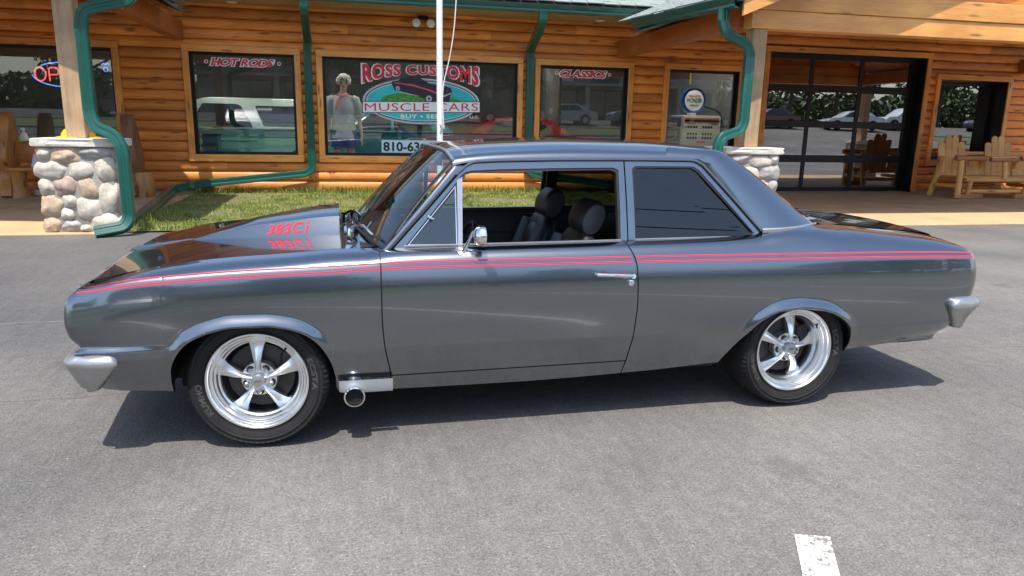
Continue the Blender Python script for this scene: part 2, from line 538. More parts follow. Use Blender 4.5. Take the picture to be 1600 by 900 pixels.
# ================================================================== the log building
def wood(name, col, grain_scale, rough=.42, knots=True, coat=.25, rnd_amt=.22, contrast=.30, kn_scale=(1.0, 5.2, 5.2)):
    t = NT(name)
    oi = t.node('ShaderNodeObjectInfo')
    sh = t.node('ShaderNodeCombineXYZ')
    off = t.math('MULTIPLY', oi.outputs['Random'], 37.0)
    for k in range(3): t.link(off, sh.inputs[k])
    v = t.coords(grain_scale, 'Object', (0, 0, 0), sh.outputs[0])
    g1 = t.noise(v, 1.0, 6, .62, .6); g2 = t.noise(v, 4.0, 4, .6)
    lo = tuple(k * (1 - contrast) for k in col); hi = tuple(min(1, k * (1 + contrast * .75)) for k in col)
    c = t.ramp(t.math('ADD', t.math('MULTIPLY', g1, .65), t.math('MULTIPLY', g2, .35)), [(.30, lo), (.5, col), (.70, hi)])
    blot = t.noise(t.coords((.8, 1.5, 1.5), 'Object', (0, 0, 0), sh.outputs[0]), 1.6, 4)
    c = t.mix(1.0, c, t.ramp(blot, [(.3, (.78, .74, .70)), (.7, (1.12, 1.14, 1.16))]), 'MULTIPLY')
    tint = t.node('ShaderNodeHueSaturation')
    t.link(t.math('MULTIPLY_ADD', oi.outputs['Random'], rnd_amt * 2), tint.inputs['Value'])
    tint.inputs['Value'].links[0].from_node.inputs[2].default_value = 1 - rnd_amt
    t.link(c, tint.inputs['Color']); c = tint.outputs[0]
    if knots:
        kv = t.coords(kn_scale, 'Object', (0, 0, 0), sh.outputs[0])
        vo = t.node('ShaderNodeTexVoronoi', feature='F1'); vo.inputs['Scale'].default_value = 1.5; t.link(kv, vo.inputs['Vector'])
        k = t.math('ADD', vo.outputs['Distance'], t.math('MULTIPLY', t.noise(v, 2.0, 3), .10))
        c = t.mix(t.math('MULTIPLY', t.ramp(k, [(.16, (1, 1, 1)), (.23, (0, 0, 0))]), .88), c, tuple(q * .16 for q in col))
        c = t.mix(t.math('MULTIPLY', t.ramp(k, [(.17, (1, 1, 1)), (.34, (0, 0, 0))]), .35), c, tuple(q * .55 for q in col))
    t.base(c); t.set(Roughness=rough, Coat_Weight=coat, Coat_Roughness=.3)
    t.bump(g2, .18, .004)
    return t.m
STAIN = (.76, .262, .046)
M_LOG = wood("stained_log", STAIN, (1.3, 22, 22), .5, True, .10)
M_CASE_H = wood("casing_wood_level", (.84, .34, .062), (1.5, 26, 26), .45, True, .2, .10, .3)
M_CASE_V = wood("casing_wood_upright", (.84, .34, .062), (26, 26, 1.5), .45, True, .2, .10, .3, (5.2, 5.2, 1.0))
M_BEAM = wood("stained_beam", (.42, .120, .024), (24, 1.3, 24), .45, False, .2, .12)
M_BEAMX = wood("stained_board", (.78, .37, .10), (1.2, 24, 24), .5, True, .15, .06, .2, (.7, 4, 4))
M_POST = wood("weathered_post", (.44, .29, .165), (20, 20, 1.1), .7, False, 0, .05, .34)
M_SOFFIT = wood("soffit_wood", (.46, .29, .15), (1.4, 24, 24), .6, False, .0, .10)
M_GREEN = plain("green_metal", (.004, .082, .060), .32, .0, .08, 3, 0, Coat_Weight=.4)
M_BLKALU = plain("black_window_metal", (.010, .010, .012), .4, .2, .15)
M_PANE = thin_glass("window_glass", (.90, .92, .91), .8, .095, 0.0, .010)
M_PANE_G = thin_glass("garage_glass", (.36, .38, .38), .6, .40, 0.0, .010)
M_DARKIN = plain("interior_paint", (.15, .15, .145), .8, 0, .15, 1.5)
M_INFLOOR = plain("interior_floor", (.32, .31, .29), .5, 0, .2, 2)
M_SHING = plain("grey_green_shingle", (.23, .27, .24), .9, 0, .35, 40, .5)
M_DECK = plain("roof_felt", (.10, .11, .10), .9)

BLD = thing('log_shop', 'orange stained log building with green gutters, large black framed windows and a glass garage door', 'building', (0, 12.4, 0))
def bld(mb, name, mat, smooth=False, parent=None, angle=35):
    o = mb.build(name, mat, None, smooth, angle)
    p = parent or BLD
    o.parent = p
    # shapes are written in world metres
    o.matrix_parent_inverse = Matrix.Translation((0, -12.4, 0)) if p is BLD else Matrix.Identity(4)
    return o
WY = 12.40
FR = .125
# openings (x0, x1, z0, z1) inside the casing
OPEN = {'w1': (-7.05, -3.89, .79, 2.735), 'w2': (-2.535, -.585, .78, 2.73), 'w3': (-.05, 3.955, .78, 2.725), 'w4': (4.45, 6.44, .78, 2.715), 'w5': (7.40, 9.10, .78, 2.73), 'gd': (9.83, 14.0, .022, 3.20), 'w6': (14.45, 16.41, .80, 2.73), 'w7': (17.6, 19.2, .8, 2.73)}
RH = .195
nrow = 19
def log_prof(z0, h):
    pr = []
    for k in range(9):
        t = k / 8
        a = math.pi * (t - .5)
        pr.append((WY + .066 - .066 * (math.cos(a) ** .62 if math.cos(a) > 0 else 0), z0 + h * (.5 + .5 * math.sin(a) * (1 - .10 * (1 - abs(math.sin(a)))))))
    return pr
def make_log(x0, x1, z0, h, seed):
    r = random.Random(seed)
    n = max(2, int((x1 - x0) / .45) + 1)
    rings = []
    pr = log_prof(z0, h)
    for i in range(n + 1):
        x = x0 + (x1 - x0) * i / n
        dz = .0035 * noise.noise((x * .7, seed * 3.1, 0)); dy = .004 * noise.noise((x * .9, seed * 1.7, 5))
        rings.append([(x, y + dy, z + dz) for y, z in pr])
    mb = MB(); mb.loft(rings, False)
    for rr in (rings[0], rings[-1]): mb.add(rr + [(rr[0][0], WY + .075, z0)], [tuple(range(10))])
    return mb
seed = 0
for r in range(nrow):
    z0 = .055 + (RH - .0005) * r
    z1 = z0 + RH - .006
    segs = [(-9.0, 18.6)]
    for k, (a, b, c, d) in OPEN.items():
        lo, hi = c, d
        if k == 'gd': lo = -1
        if z0 + .004 < hi and z1 - .004 > lo:
            new = []
            for (p, q) in segs:
                if b + FR <= p or a - FR >= q: new.append((p, q)); continue
                if a - FR > p: new.append((p, a - FR + .005))
                if b + FR < q: new.append((b + FR - .005, q))
            segs = new
    for (p, q) in segs:
        if q - p < .03: continue
        cuts = [p]
        rr = random.Random(r * 31 + int(p * 10))
        while q - cuts[-1] > 3.4:
            cuts.append(cuts[-1] + rr.uniform(1.3, 3.1))
        cuts.append(q)
        for a, b in zip(cuts[:-1], cuts[1:]):
            seed += 1
            bld(make_log(a + .0015, b - .0015, z0, RH - .004, seed), 'log', M_LOG, True, None, 50)
# solid wall behind the logs, with the openings left free
mb = MB()
xs_ = sorted({-9.0, 18.6} | {v for o in OPEN.values() for v in (o[0], o[1])})
for a, b in zip(xs_[:-1], xs_[1:]):
    m = (a + b) / 2
    hole = [o for o in OPEN.values() if o[0] < m < o[1]]
    if hole:
        o = hole[0]
        mb.box(a, b, WY + .067, WY + .16, o[3], 3.8)
        if o[2] > .1: mb.box(a, b, WY + .067, WY + .16, .06, o[2])
    else: mb.box(a, b, WY + .067, WY + .16, .06, 3.8)
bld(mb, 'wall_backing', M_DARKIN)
o = bld(MB().box(-9, 9.7, WY + .0, WY + .2, -.1, .06), 'foundation', M_FOUND); o = bld(MB().box(14.13, 18.6, WY, WY + .2, -.1, .06), 'foundation', M_FOUND)

WIN = {}
def window(key, glass_y, fw=.055, deep_black=0.0, sill=True):
    x0, x1, z0, z1 = OPEN[key]
    F = MB()
    ya, yb = glass_y - .035, glass_y + .035
    F.box(x0, x0 + fw, ya, yb, z0, z1); F.box(x1 - fw, x1, ya, yb, z0, z1)
    F.box(x0 + fw, x1 - fw, ya + .002, yb - .002, z0, z0 + fw); F.box(x0 + fw, x1 - fw, ya + .002, yb - .002, z1 - fw, z1)
    # reveal lining
    F.box(x0 - .004, x0 + .012, WY - .015, ya, z0, z1); F.box(x1 - .012, x1 + .004, WY - .015, ya, z0, z1)
    F.box(x0 + .012, x1 - .012, WY - .012, ya, z1 - .012, z1 + .003); F.box(x0 + .012, x1 - .012, WY - .012, ya, z0 - .003, z0 + .010)
    W = bld(F, 'window', M_BLKALU)
    def sub(mb, name, mat, smooth=False):
        o = mb.build(name, mat, None, smooth); o.parent = W; return o
    sub(MB().box(x0 + fw, x1 - fw, glass_y - .004, glass_y + .004, z0 + fw, z1 - fw), 'pane', M_PANE_G if key in ('w6', 'w7') else M_PANE)
    e = FR
    sub(MB().box(x0 - e, x1 + e, WY - .045, WY + .05, z1, z1 + e, .010), 'casing', M_CASE_H)
    sub(MB().box(x0 - e, x1 + e, WY - .047, WY + .05, z0 - e - .014, z0, .010), 'casing', M_CASE_H)
    sub(MB().box(x0 - e + .002, x0, WY - .043, WY + .05, z0 + .001, z1 - .001, .010), 'casing', M_CASE_V)
    sub(MB().box(x1, x1 + e - .002, WY - .043, WY + .05, z0 + .001, z1 - .001, .010), 'casing', M_CASE_V)
    WIN[key] = (W, glass_y, sub)
    return W
for k in ('w1', 'w2', 'w3', 'w4', 'w5'): window(k, 12.53)
window('w6', 12.82, .10); window('w7', 12.82, .10)

# ---- lettering on the panes
M_DRED = plain("decal_red", (.74, .015, .03), .45, 0, .05)
M_DWHITE = plain("decal_white", (.86, .86, .86), .5, 0, .04)
M_DTEAL = plain("decal_teal", (.03, .50, .52), .5, 0, .25, 1.2)
M_DBLACK = plain("decal_black", (.008, .008, .012), .45, 0, .1)
M_DGREEN = plain("decal_grass", (.06, .28, .03), .6, 0, .55, 30)
M_DPINK = plain("decal_pink", (.72, .06, .16), .5, 0, .1)
M_DPURP = plain("decal_plum", (.022, .010, .016), .4, 0, .3)
M_DGREY = plain("decal_grey", (.40, .42, .46), .5, 0, .1)
M_DPALE = plain("sign_pale_blue", (.55, .72, .74), .5, 0, .03)
def decal_text(sub, txt, x0, x1, z0, z1, y, mat, shear=0, bold=.02, outline=None, warp=None, spacing=1.0):
    vs, fs = text_mesh(txt, 1, 1, shear, bold, spacing)
    f = warp or (lambda u, v: (x0 + u * (x1 - x0), z0 + v * (z1 - z0)))
    def put(vs, fs, yy, m, nm):
        mb = MB(); mb.add([(f(v.x, v.y)[0], yy, f(v.x, v.y)[1]) for v in vs], fs)
        return sub(mb, nm, m)
    if outline:
        v2, f2 = text_mesh(txt, 1, 1, shear, bold + outline, spacing)
        # same layout, grown about each letter
        gx, gz = outline * 1.1, outline * 1.25
        put([Vector((v.x * (1 + 2 * gx * .32) - gx * .32, v.y * (1 + 2 * gz) - gz, 0)) for v in v2], f2, y + .0012, M_DWHITE, 'lettering_outline')
    return put(vs, fs, y, mat, 'lettering')
def disc(sub, cx, cz, r, y, mat, name='lettering', rz=None):
    mb = MB(); n = 20
    mb.add([(cx + r * math.cos(2 * math.pi * k / n), y, cz + (rz or r) * math.sin(2 * math.pi * k / n)) for k in range(n)], [tuple(range(n))]); return sub(mb, name, mat)
gy = 12.53 - .0075
W, _, sub = WIN['w2']
decal_text(sub, "HOT RODS", -2.17, -.98, 2.487, 2.632, gy, M_DRED, .30, .035, .075)
for cx in (-2.245, -.885): disc(sub, cx, 2.56, .038, gy + .001, M_DWHITE, 'lettering_outline'); disc(sub, cx, 2.56, .026, gy, M_DRED)
W, _, sub = WIN['w4']
decal_text(sub, "CLASSICS", 4.925, 5.985, 2.495, 2.648, gy, M_DRED, .30, .030, .07)
for cx in (4.85, 6.055): disc(sub, cx, 2.575, .036, gy + .001, M_DWHITE, 'lettering_outline'); disc(sub, cx, 2.575, .025, gy, M_DRED)
# big window: arched name over an oval badge with a car
W, _, sub = WIN['w3']
def arch_name(u, v):
    x = .735 + u * 2.41
    top = 2.625 + .02 * u
    q = 1 - (2 * u - 1) ** 2
    bot = 2.235 + .205 * q
    return (x, bot + (top - bot) * v)
decal_text(sub, "ROSS CUSTOMS", 0, 1, 0, 1, gy, M_DRED, 0, .045, .035, arch_name, 1.12)
BX, BZ, BA, BB = 1.945, 1.905, 1.215, .465
def ell(a, b, y, mat, name, cut=None):
    n = 64; mb = MB()
    mb.add([(BX + a * math.cos(2 * math.pi * k / n), y, BZ + b * math.sin(2 * math.pi * k / n)) for k in range(n)], [tuple(range(n))]); sub(mb, name, mat)
ell(BA, BB, gy + .0035, M_DWHITE, 'badge_rim')
ell(BA - .022, BB - .020, gy + .0030, M_DGREY, 'badge_rim'); ell(BA - .05, BB - .042, gy + .0025, M_DBLACK, 'badge_rim')
ell(BA - .075, BB - .062, gy + .0020, M_DWHITE, 'badge_rim'); ell(BA - .088, BB - .075, gy + .0015, M_DTEAL, 'badge_field')
def flat(pts, y, mat, name): sub(MB().add([(BX + a * BA, y, BZ + b * BB) for a, b in pts], [tuple(range(len(pts)))]), name, mat)
flat([(-.70, -.06), (-.68, .10), (-.60, .22), (-.48, .30), (-.40, .34), (.30, .10), (.55, .18), (.66, .08), (.72, -.06)], gy + .0010, M_DGREEN, 'badge_grass')
car = [(-.50, .56), (-.45, .52), (-.505, .70), (-.52, .78), (-.49, .84), (-.40, .88), (-.36, .96), (-.30, 1.01), (-.20, 1.03), (-.02, 1.0), (.06, .90), (.14, .78), (.36, .72), (.50, .62), (.52, .46), (.49, .26), (.47, -.02), (.36, -.04), (.20, -.02), (.13, .20), (.02, .14), (-.20, .30), (-.36, .42), (-.40, .50), (-.46, .44)]
flat(car[2:], gy + .0005, M_DPURP, 'badge_car')
flat([(-.36, .82), (-.31, .93), (-.16, .95), (-.15, .76), (-.26, .78)], gy, M_DBLACK, 'badge_car_window')
flat([(-.13, .94), (-.02, .92), (.06, .84), (.12, .76), (-.08, .74)], gy, M_DBLACK, 'badge_car_window')
flat([(-.46, .80), (-.14, .72), (.18, .50), (.28, .36), (.25, .34), (.10, .48), (-.16, .66), (-.46, .76)], gy, M_DPINK, 'badge_car_stripe')
flat([(-.44, .46), (-.06, .24), (-.05, .21), (-.44, .42)], gy, M_DGREY, 'badge_car_sill')
flat([(.36, .28), (.50, .42), (.50, .36), (.37, .20)], gy, M_DGREY, 'badge_car_grille')
for cx, cz, r in ((-.41, .54, .05), (.12, .13, .075)):
    for rr, m, yy in ((r, M_DBLACK, gy), (r * .72, M_DGREY, gy - .0004), (r * .25, M_DBLACK, gy - .0008)):
        n = 20; sub(MB().add([(BX + cx * BA + rr * BA * math.cos(2 * math.pi * k / n), yy, BZ + cz * BB + rr * BA * 1.0 * math.sin(2 * math.pi * k / n)) for k in range(n)], [tuple(range(n))]), 'badge_car_wheel', m)
sub(MB().add([(.715, gy - .0006, 1.645), (3.185, gy - .0006, 1.700), (3.185, gy - .0006, 1.935), (.715, gy - .0006, 1.880)], [(0, 1, 2, 3)]), 'badge_banner_rim', M_DBLACK)
sub(MB().add([(.730, gy - .0010, 1.660), (3.170, gy - .0010, 1.715), (3.170, gy - .0010, 1.920), (.730, gy - .0010, 1.867)], [(0, 1, 2, 3)]), 'badge_banner', M_DWHITE)
decal_text(sub, "MUSCLE CARS", 0, 1, 0, 1, gy - .0016, M_DRED, 0, 0, None, lambda u, v: (.765 + u * 2.37, 1.685 + .053 * u + v * .160), 1.05)
decal_text(sub, "BUY • SELL", 0, 1, 0, 1, gy - .0016, M_DWHITE, 0, .03, None, lambda u, v: (1.50 + u * .90, 1.548 + .018 * u + v * .085), 1.15)
decal_text(sub, "LLC", 0, 1, 0, 1, gy - .0016, M_DWHITE, 0, .02, None, lambda u, v: (2.96 + u * .18, 1.585 + v * .05))
sub(MB().box(1.095, 2.95, gy + .001, gy + .0035, .845, 1.105), 'phone_sign', M_DPALE)
decal_text(sub, "810-636", 0, 1, 0, 1, gy, M_DBLACK, 0, .03, None, lambda u, v: (1.128 + u * .905, .872 + v * .20), 1.0)

# ---- glazed garage door
gyd = 12.68
gx0, gx1, gz0, gz1 = OPEN['gd']
D = MB()
cols = [(9.93, 11.08), (11.17, 12.40), (12.50, 13.79)]
rws = [(.12, .715), (.89, 1.535), (1.69, 2.355), (2.52, 3.085)]
D.box(gx0 + .004, 9.93, gyd - .03, gyd + .03, gz0 + .003, gz1); D.box(13.79, gx1 - .012, gyd - .03, gyd + .03, gz0 + .003, gz1)
for a, b in ((11.08, 11.17), (12.40, 12.50)): D.box(a, b, gyd - .028, gyd + .028, gz0 + .003, gz1)
GD = bld(D, 'garage_door', M_BLKALU)
def gsub(mb, name, mat): o = mb.build(name, mat, None, False); o.parent = GD; return o
for a, b in ((gz0 + .003, .12), (.715, .89), (1.535, 1.69), (2.355, 2.52), (3.085, gz1)):
    gsub(MB().box(9.93, 13.79, gyd - .033, gyd + .033, a, b, .006), 'rail', M_BLKALU)
for (a, b) in cols:
    for (c, d) in rws: gsub(MB().box(a, b, gyd - .005, gyd + .005, c, d), 'pane', M_PANE_G)
gsub(MB().box(gx1 - .012, gx1, WY - .012, gyd - .03, gz0, gz1), 'jamb', M_BLKALU); gsub(MB().box(gx0, gx0 + .012, WY - .012, gyd - .03, gz0, gz1), 'jamb', M_BLKALU)
gsub(MB().box(gx0 + .012, gx1 - .012, WY - .012, gyd - .034, gz1 - .012, gz1), 'jamb', M_BLKALU)
gsub(MB().box(13.86, 13.88, gyd - .06, gyd - .034, gz0 + .01, gz1 - .02), 'track', M_BLKALU)
gsub(MB().box(gx0 - FR, gx1 + FR, WY - .05, WY + .05, gz1, gz1 + FR, .01), 'casing', M_CASE_H)
gsub(MB().box(gx0 - FR, gx0, WY - .047, WY + .05, .03, gz1 - .001, .01), 'casing', M_CASE_V); gsub(MB().box(gx1, gx1 + FR, WY - .047, WY + .05, .03, gz1 - .001, .01), 'casing', M_CASE_V)

# ---- rooms behind the glass
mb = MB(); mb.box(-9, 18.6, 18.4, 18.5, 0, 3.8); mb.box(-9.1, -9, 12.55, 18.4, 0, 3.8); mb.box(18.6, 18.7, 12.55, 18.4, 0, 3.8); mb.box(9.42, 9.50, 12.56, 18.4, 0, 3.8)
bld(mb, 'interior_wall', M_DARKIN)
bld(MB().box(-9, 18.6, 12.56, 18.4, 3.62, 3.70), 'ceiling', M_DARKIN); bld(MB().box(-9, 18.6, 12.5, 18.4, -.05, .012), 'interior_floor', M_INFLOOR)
M_TUBE = emit("lit_and_fill_tube", (1, .96, .88), 34.0)
for (x, y) in ((12.35, 16.0), (14.35, 16.0), (-5.5, 14.6), (-2.0, 14.6), (1.5, 14.6), (5.0, 14.6), (8.4, 14.6), (-5.5, 13.0), (-2.6, 13.0), (-1.0, 13.0), (.3, 13.0), (1.6, 13.0), (3.3, 13.0), (5.4, 13.0), (8.2, 13.0), (9.0, 13.0)):  # garage pair is real; the others are unseen, added to brighten the showroom
    L = bld(MB().box(x - .42, x + .42, y - .07, y + .07, 3.56, 3.62), 'ceiling_or_fill_light', M_DWHITE)
    o = MB().box(x - .40, x + .40, y - .045, y + .045, 3.548, 3.559).build('tube', M_TUBE); o.parent = L

# ---- eaves: soffit, gutter, roof
for k in range(9):
    y0 = 11.27 + k * .126
    bld(MB().box(-2.6, 6.6, y0, y0 + .121, 3.615, 3.632), 'soffit_plank', M_SOFFIT)
for (x, y) in ((-1.65, 12.10), (5.62, 12.05)):
    o = bld(MB().lathe([(.0, 3.607), (.07, 3.607), (.075, 3.609), (.10, 3.606), (.105, 3.614)], 24, 'z', (x, y, 0)), 'soffit_light', M_DWHITE, True)
def gutter(a, b, out, name='gutter'):
    """K-profile trough from a to b; out = outward horizontal direction"""
    a, b, out = Vector(a), Vector(b), Vector(out)
    pr = [(0, .16), (0, 0), (.09, 0), (.105, .03), (.105, .06), (.125, .09), (.14, .13), (.15, .155), (.15, .165), (.125, .165), (.12, .13), (.09, .03), (.01, .012), (.008, .15)]
    rings = [[p + out * u + Vector((0, 0, v)) for u, v in pr] for p in (a, b)]
    return bld(MB().loft(rings, True, True, True), name, M_GREEN)
gutter((-2.7, 11.25, 3.585), (6.42, 11.25, 3.585), (0, -1, 0))
gutter((5.80, 6.56, 3.095), (5.80, 10.4, 3.265), (-1, 0, 0))
gutter((-2.26, 6.56, 3.095), (-2.26, 10.4, 3.265), (1, 0, 0))
# shingles: one mesh, laid course by course
sg = MB().box(0, .325, -.30, 0, 0, .016)
SH = None
def course(o0, along, up, n, m, expo, pitch_len, jitter):
    """n courses of m shingles starting at o0"""
    global SH
    along = Vector(along); up = Vector(up)
    for c in range(n):
        for k in range(m):
            p = Vector(o0) + along * (.332 * k + (.166 if c % 2 else 0)) + up * (expo * c)
            nrm = along.cross(up).normalized()
            if nrm.z < 0: nrm = -nrm
            if SH is None:
                SH = mesh_obj('shingle', [(0, 0, 0), (.322, 0, 0), (.322, .34, -.004), (0, .34, -.004), (0, 0, .020), (.322, 0, .020), (.322, .34, .004), (0, .34, .004)], [(0, 3, 2, 1), (4, 5, 6, 7), (0, 1, 5, 4), (1, 2, 6, 5), (2, 3, 7, 6), (3, 0, 4, 7)], M_SHING, None, False)
                o = SH
            else:
                o = SH.copy(); COL.objects.link(o)
            o.parent = BLD
            rot = Matrix((along, up, nrm)).transposed().to_4x4()
            tilt = Matrix.Rotation(.03, 4, 'X')
            o.matrix_local = Matrix.Translation(p + nrm * (.01 + .004 * ((k * 7 + c * 3) % 3)) - Vector((0, 12.4, 0))) @ rot @ tilt
PI_ = math.atan(.42)
UPM = (0, math.cos(PI_), math.sin(PI_))
course((-2.6, 11.06, 3.765), (1, 0, 0), UPM, 6, 28, .17, 0, 0)
course((5.66, 6.42, 3.245), (0, 1, .0443), (math.cos(PI_), 0, math.sin(PI_)), 7, 14, .17, 0, 0)
mb = MB()
mb.add([(-14, 11.1, 3.752), (19, 11.1, 3.752), (19, 17.5, 6.44), (-14, 17.5, 6.44), (-14, 11.1, 3.72), (19, 11.1, 3.72), (19, 17.5, 6.40), (-14, 17.5, 6.40)], [(0, 1, 2, 3), (7, 6, 5, 4), (0, 4, 5, 1), (1, 5, 6, 2), (2, 6, 7, 3), (3, 7, 4, 0)])  # main deck carried on unseen under the gables to block leaking sunlight
def gable(xe, sgn, mbx):
    xr = xe + sgn * 5.75
    zE, zR = 3.215, 3.215 + 5.75 * .42
    for (xa, za, xb, zb_) in ((xe, zE, xr, zR), (xr + sgn * 5.75, zE, xr, zR)):
        mbx.add([(xa, 6.45, za), (xb, 6.45, zb_), (xb, 14.5, zb_), (xa, 10.42, za), (xa, 6.45, za - .04), (xb, 6.45, zb_ - .04), (xb, 14.5, zb_ - .04), (xa, 10.42, za - .04)], [(0, 1, 2, 3), (7, 6, 5, 4), (0, 4, 5, 1), (1, 5, 6, 2), (2, 6, 7, 3), (3, 7, 4, 0)])
gable(5.74, 1, mb); gable(-2.20, -1, mb)
bld(mb, 'roof_deck', M_DECK)
# rafters' fascia along the gable edges, tie beams, gable boards
for (xe, sgn) in ((5.74, 1), (-2.20, -1)):
    for k in (0, 1):
        xa, xb = (xe + sgn * .06, xe + sgn * 5.75) if k == 0 else (xe + sgn * 11.44, xe + sgn * 5.75)
        za, zb_ = 3.215 + .06 * .42 - .05, 3.215 + 5.75 * .42 - .05
        q = [(xa, za), (xb, zb_), (xb, zb_ - .20), (xa, za - .20)]
        bld(MB().prism(q, lambda x, z: (x, 6.475, z), lambda x, z: (x, 6.52, z)), 'bargeboard', M_BEAMX)
    x0, x1 = sorted((xe + sgn * .48, xe + sgn * 11.02))
    bld(MB().box(x0, x1, 6.98, 7.22, 2.905, 3.165, .008), 'porch_beam', M_BEAMX)
    bld(MB().box(x0, x1, 6.955, 7.20, 3.169, 3.45, .008), 'porch_beam', M_BEAMX)
    # side beam back to the wall
    for xs0 in (xe + sgn * .40, xe + sgn * 10.9):
        a, b = sorted((xs0, xs0 + sgn * .22))
        bld(MB().box(a, b, 7.225, 12.38, 2.93, 3.26, .008), 'porch_beam', M_BEAM)
    # gable infill of dark boards and a king post
    mb = MB()
    mb.prism([(xe + sgn * .7, 3.452), (xe + sgn * 10.8, 3.452), (xe + sgn * 5.75, 5.45)], lambda x, z: (x, 7.10, z), lambda x, z: (x, 7.16, z))
    bld(mb, 'gable_boarding', M_LOG)
    c = xe + sgn * 5.75
    bld(MB().box(c - .11, c + .11, 6.99, 7.09, 3.455, 5.4, .01), 'king_post', M_POST)
    # porch ceiling
    mb = MB()
    for k in (0, 1):
        xa = xe + sgn * (.1 if k == 0 else 11.4); xb = xe + sgn * 5.75
        mb.add([(xa, 6.5, 3.16), (xb, 6.5, 5.55), (xb, 12.38, 5.55), (xa, 10.4, 3.16)], [(0, 1, 2, 3)])
    bld(mb, 'porch_ceiling', M_BEAM)

# ---- downspouts
def spout(path, w=.14, d=.105, rad=.10, up=(0, 1, 0)):
    pts = [Vector(p) for p in path]
    L = smooth_path(pts, rad, 8)
    base = [(-w / 2, -d / 2 + .012), (-w / 2 + .012, -d / 2), (-w / 6, -d / 2), (-w / 9, -d / 2 + .008), (w / 9, -d / 2 + .008), (w / 6, -d / 2), (w / 2 - .012, -d / 2), (w / 2, -d / 2 + .012), (w / 2, d / 2 - .012), (w / 2 - .012, d / 2), (-w / 2 + .012, d / 2), (-w / 2, d / 2 - .012)]
    rings = []
    u = Vector(up)
    n = len(L)
    for i in range(n):
        if i == 0: t = L[1] - L[0]
        elif i == n - 1: t = L[-1] - L[-2]
        else: t = (L[i + 1] - L[i]).normalized() + (L[i] - L[i - 1]).normalized()
        t.normalize()
        bend = 0
        if 0 < i < n - 1: bend = (L[i + 1] - L[i]).normalized().angle((L[i] - L[i - 1]).normalized(), 0)
        uu = u - t * u.dot(t)
        if uu.length < .05: uu = Vector((1, 0, 0)) - t * t.x
        uu.normalize(); u = uu
        s_ = t.cross(uu)
        k = 1.0 + (.035 if bend > .02 and i % 2 == 0 else 0)
        rings.append([L[i] + s_ * a * k + uu * b * k for a, b in base])
    return bld(MB().loft(rings, True, True, True), 'downspout', M_GREEN, True, None, 30)
spout([(-2.02, 6.72, 3.10), (-2.05, 6.74, 2.83), (-2.60, 6.80, 2.70), (-2.655, 6.83, 2.52), (-2.655, 6.83, 1.48), (-2.60, 6.80, 1.33), (-2.38, 6.76, 1.24), (-2.30, 6.73, 1.05), (-2.30, 6.73, .22), (-2.36, 6.68, .11), (-2.66, 6.55, .065)], .138, .104, .09)
spout([(-.30, 11.20, 3.62), (-.30, 11.22, 3.42), (-.30, 12.22, 2.98), (-.325, 12.29, 2.85), (-.325, 12.29, .52), (-.44, 12.26, .42), (-2.62, 12.1, .20), (-2.85, 11.7, .15), (-2.42, 7.35, .085)], .15, .11, .10)
spout([(4.17, 11.20, 3.62), (4.17, 11.22, 3.42), (4.17, 12.22, 2.98), (4.20, 12.29, 2.85), (4.20, 12.29, .52), (4.32, 12.27, .42), (7.2, 12.1, .10)], .165, .12, .10)
spout([(5.70, 6.85, 3.12), (5.70, 6.85, 2.92), (5.76, 6.85, 2.80), (6.10, 6.87, 2.66), (6.165, 6.87, 2.54), (6.165, 6.87, 1.56), (6.10, 6.85, 1.43), (5.80, 6.82, 1.34), (5.74, 6.80, 1.20), (5.74, 6.80, .15)], .138, .104, .09)

# ---- twin floodlight under the eave
FL = bld(MB().box(1.86, 2.06, 12.30, 12.34, 3.50, 3.58, .01).tube([(1.96, 12.30, 3.54), (1.96, 12.24, 3.52)], .02, 8).tube([(1.96, 12.24, 3.52), (1.86, 12.22, 3.49), (1.82, 12.22, 3.45)], .013, 6).tube([(1.96, 12.24, 3.52), (2.06, 12.22, 3.49), (2.10, 12.22, 3.45)], .013, 6), 'floodlight', M_BLKALU)
for x in (1.815, 2.105):
    o = MB().lathe([(.03, .10), (.06, .06), (.088, 0), (.092, -.01)], 20, 'y', (x, 12.20, 3.42)).build('lamp_hood', M_BLKALU); o.parent = FL
    o = MB().lathe([(.0, -.03), (.05, -.022), (.086, -.004)], 20, 'y', (x, 12.20, 3.42)).build('lamp_lens', M_DWHITE); o.parent = FL
# ================================================================== the car
def car_paint(name, col, metal=.6, rough=.38):
    t = NT(name)
    v = t.coords()
    fl = t.noise(v, 900, 2, .6)
    lo = tuple(c * .72 for c in col); hi = tuple(min(1, c * 1.35) for c in col)
    big = t.noise(v, 1.4, 3)
    c1 = t.ramp(fl, [(.3, lo), (.7, hi)])
    t.base(t.mix(t.math('MULTIPLY', big, .10), c1, tuple(c * 1.25 for c in col)))
    t.set(Metallic=metal, Roughness=rough, Coat_Weight=1.0, Coat_Roughness=.018, Coat_IOR=1.6)
    return t.m

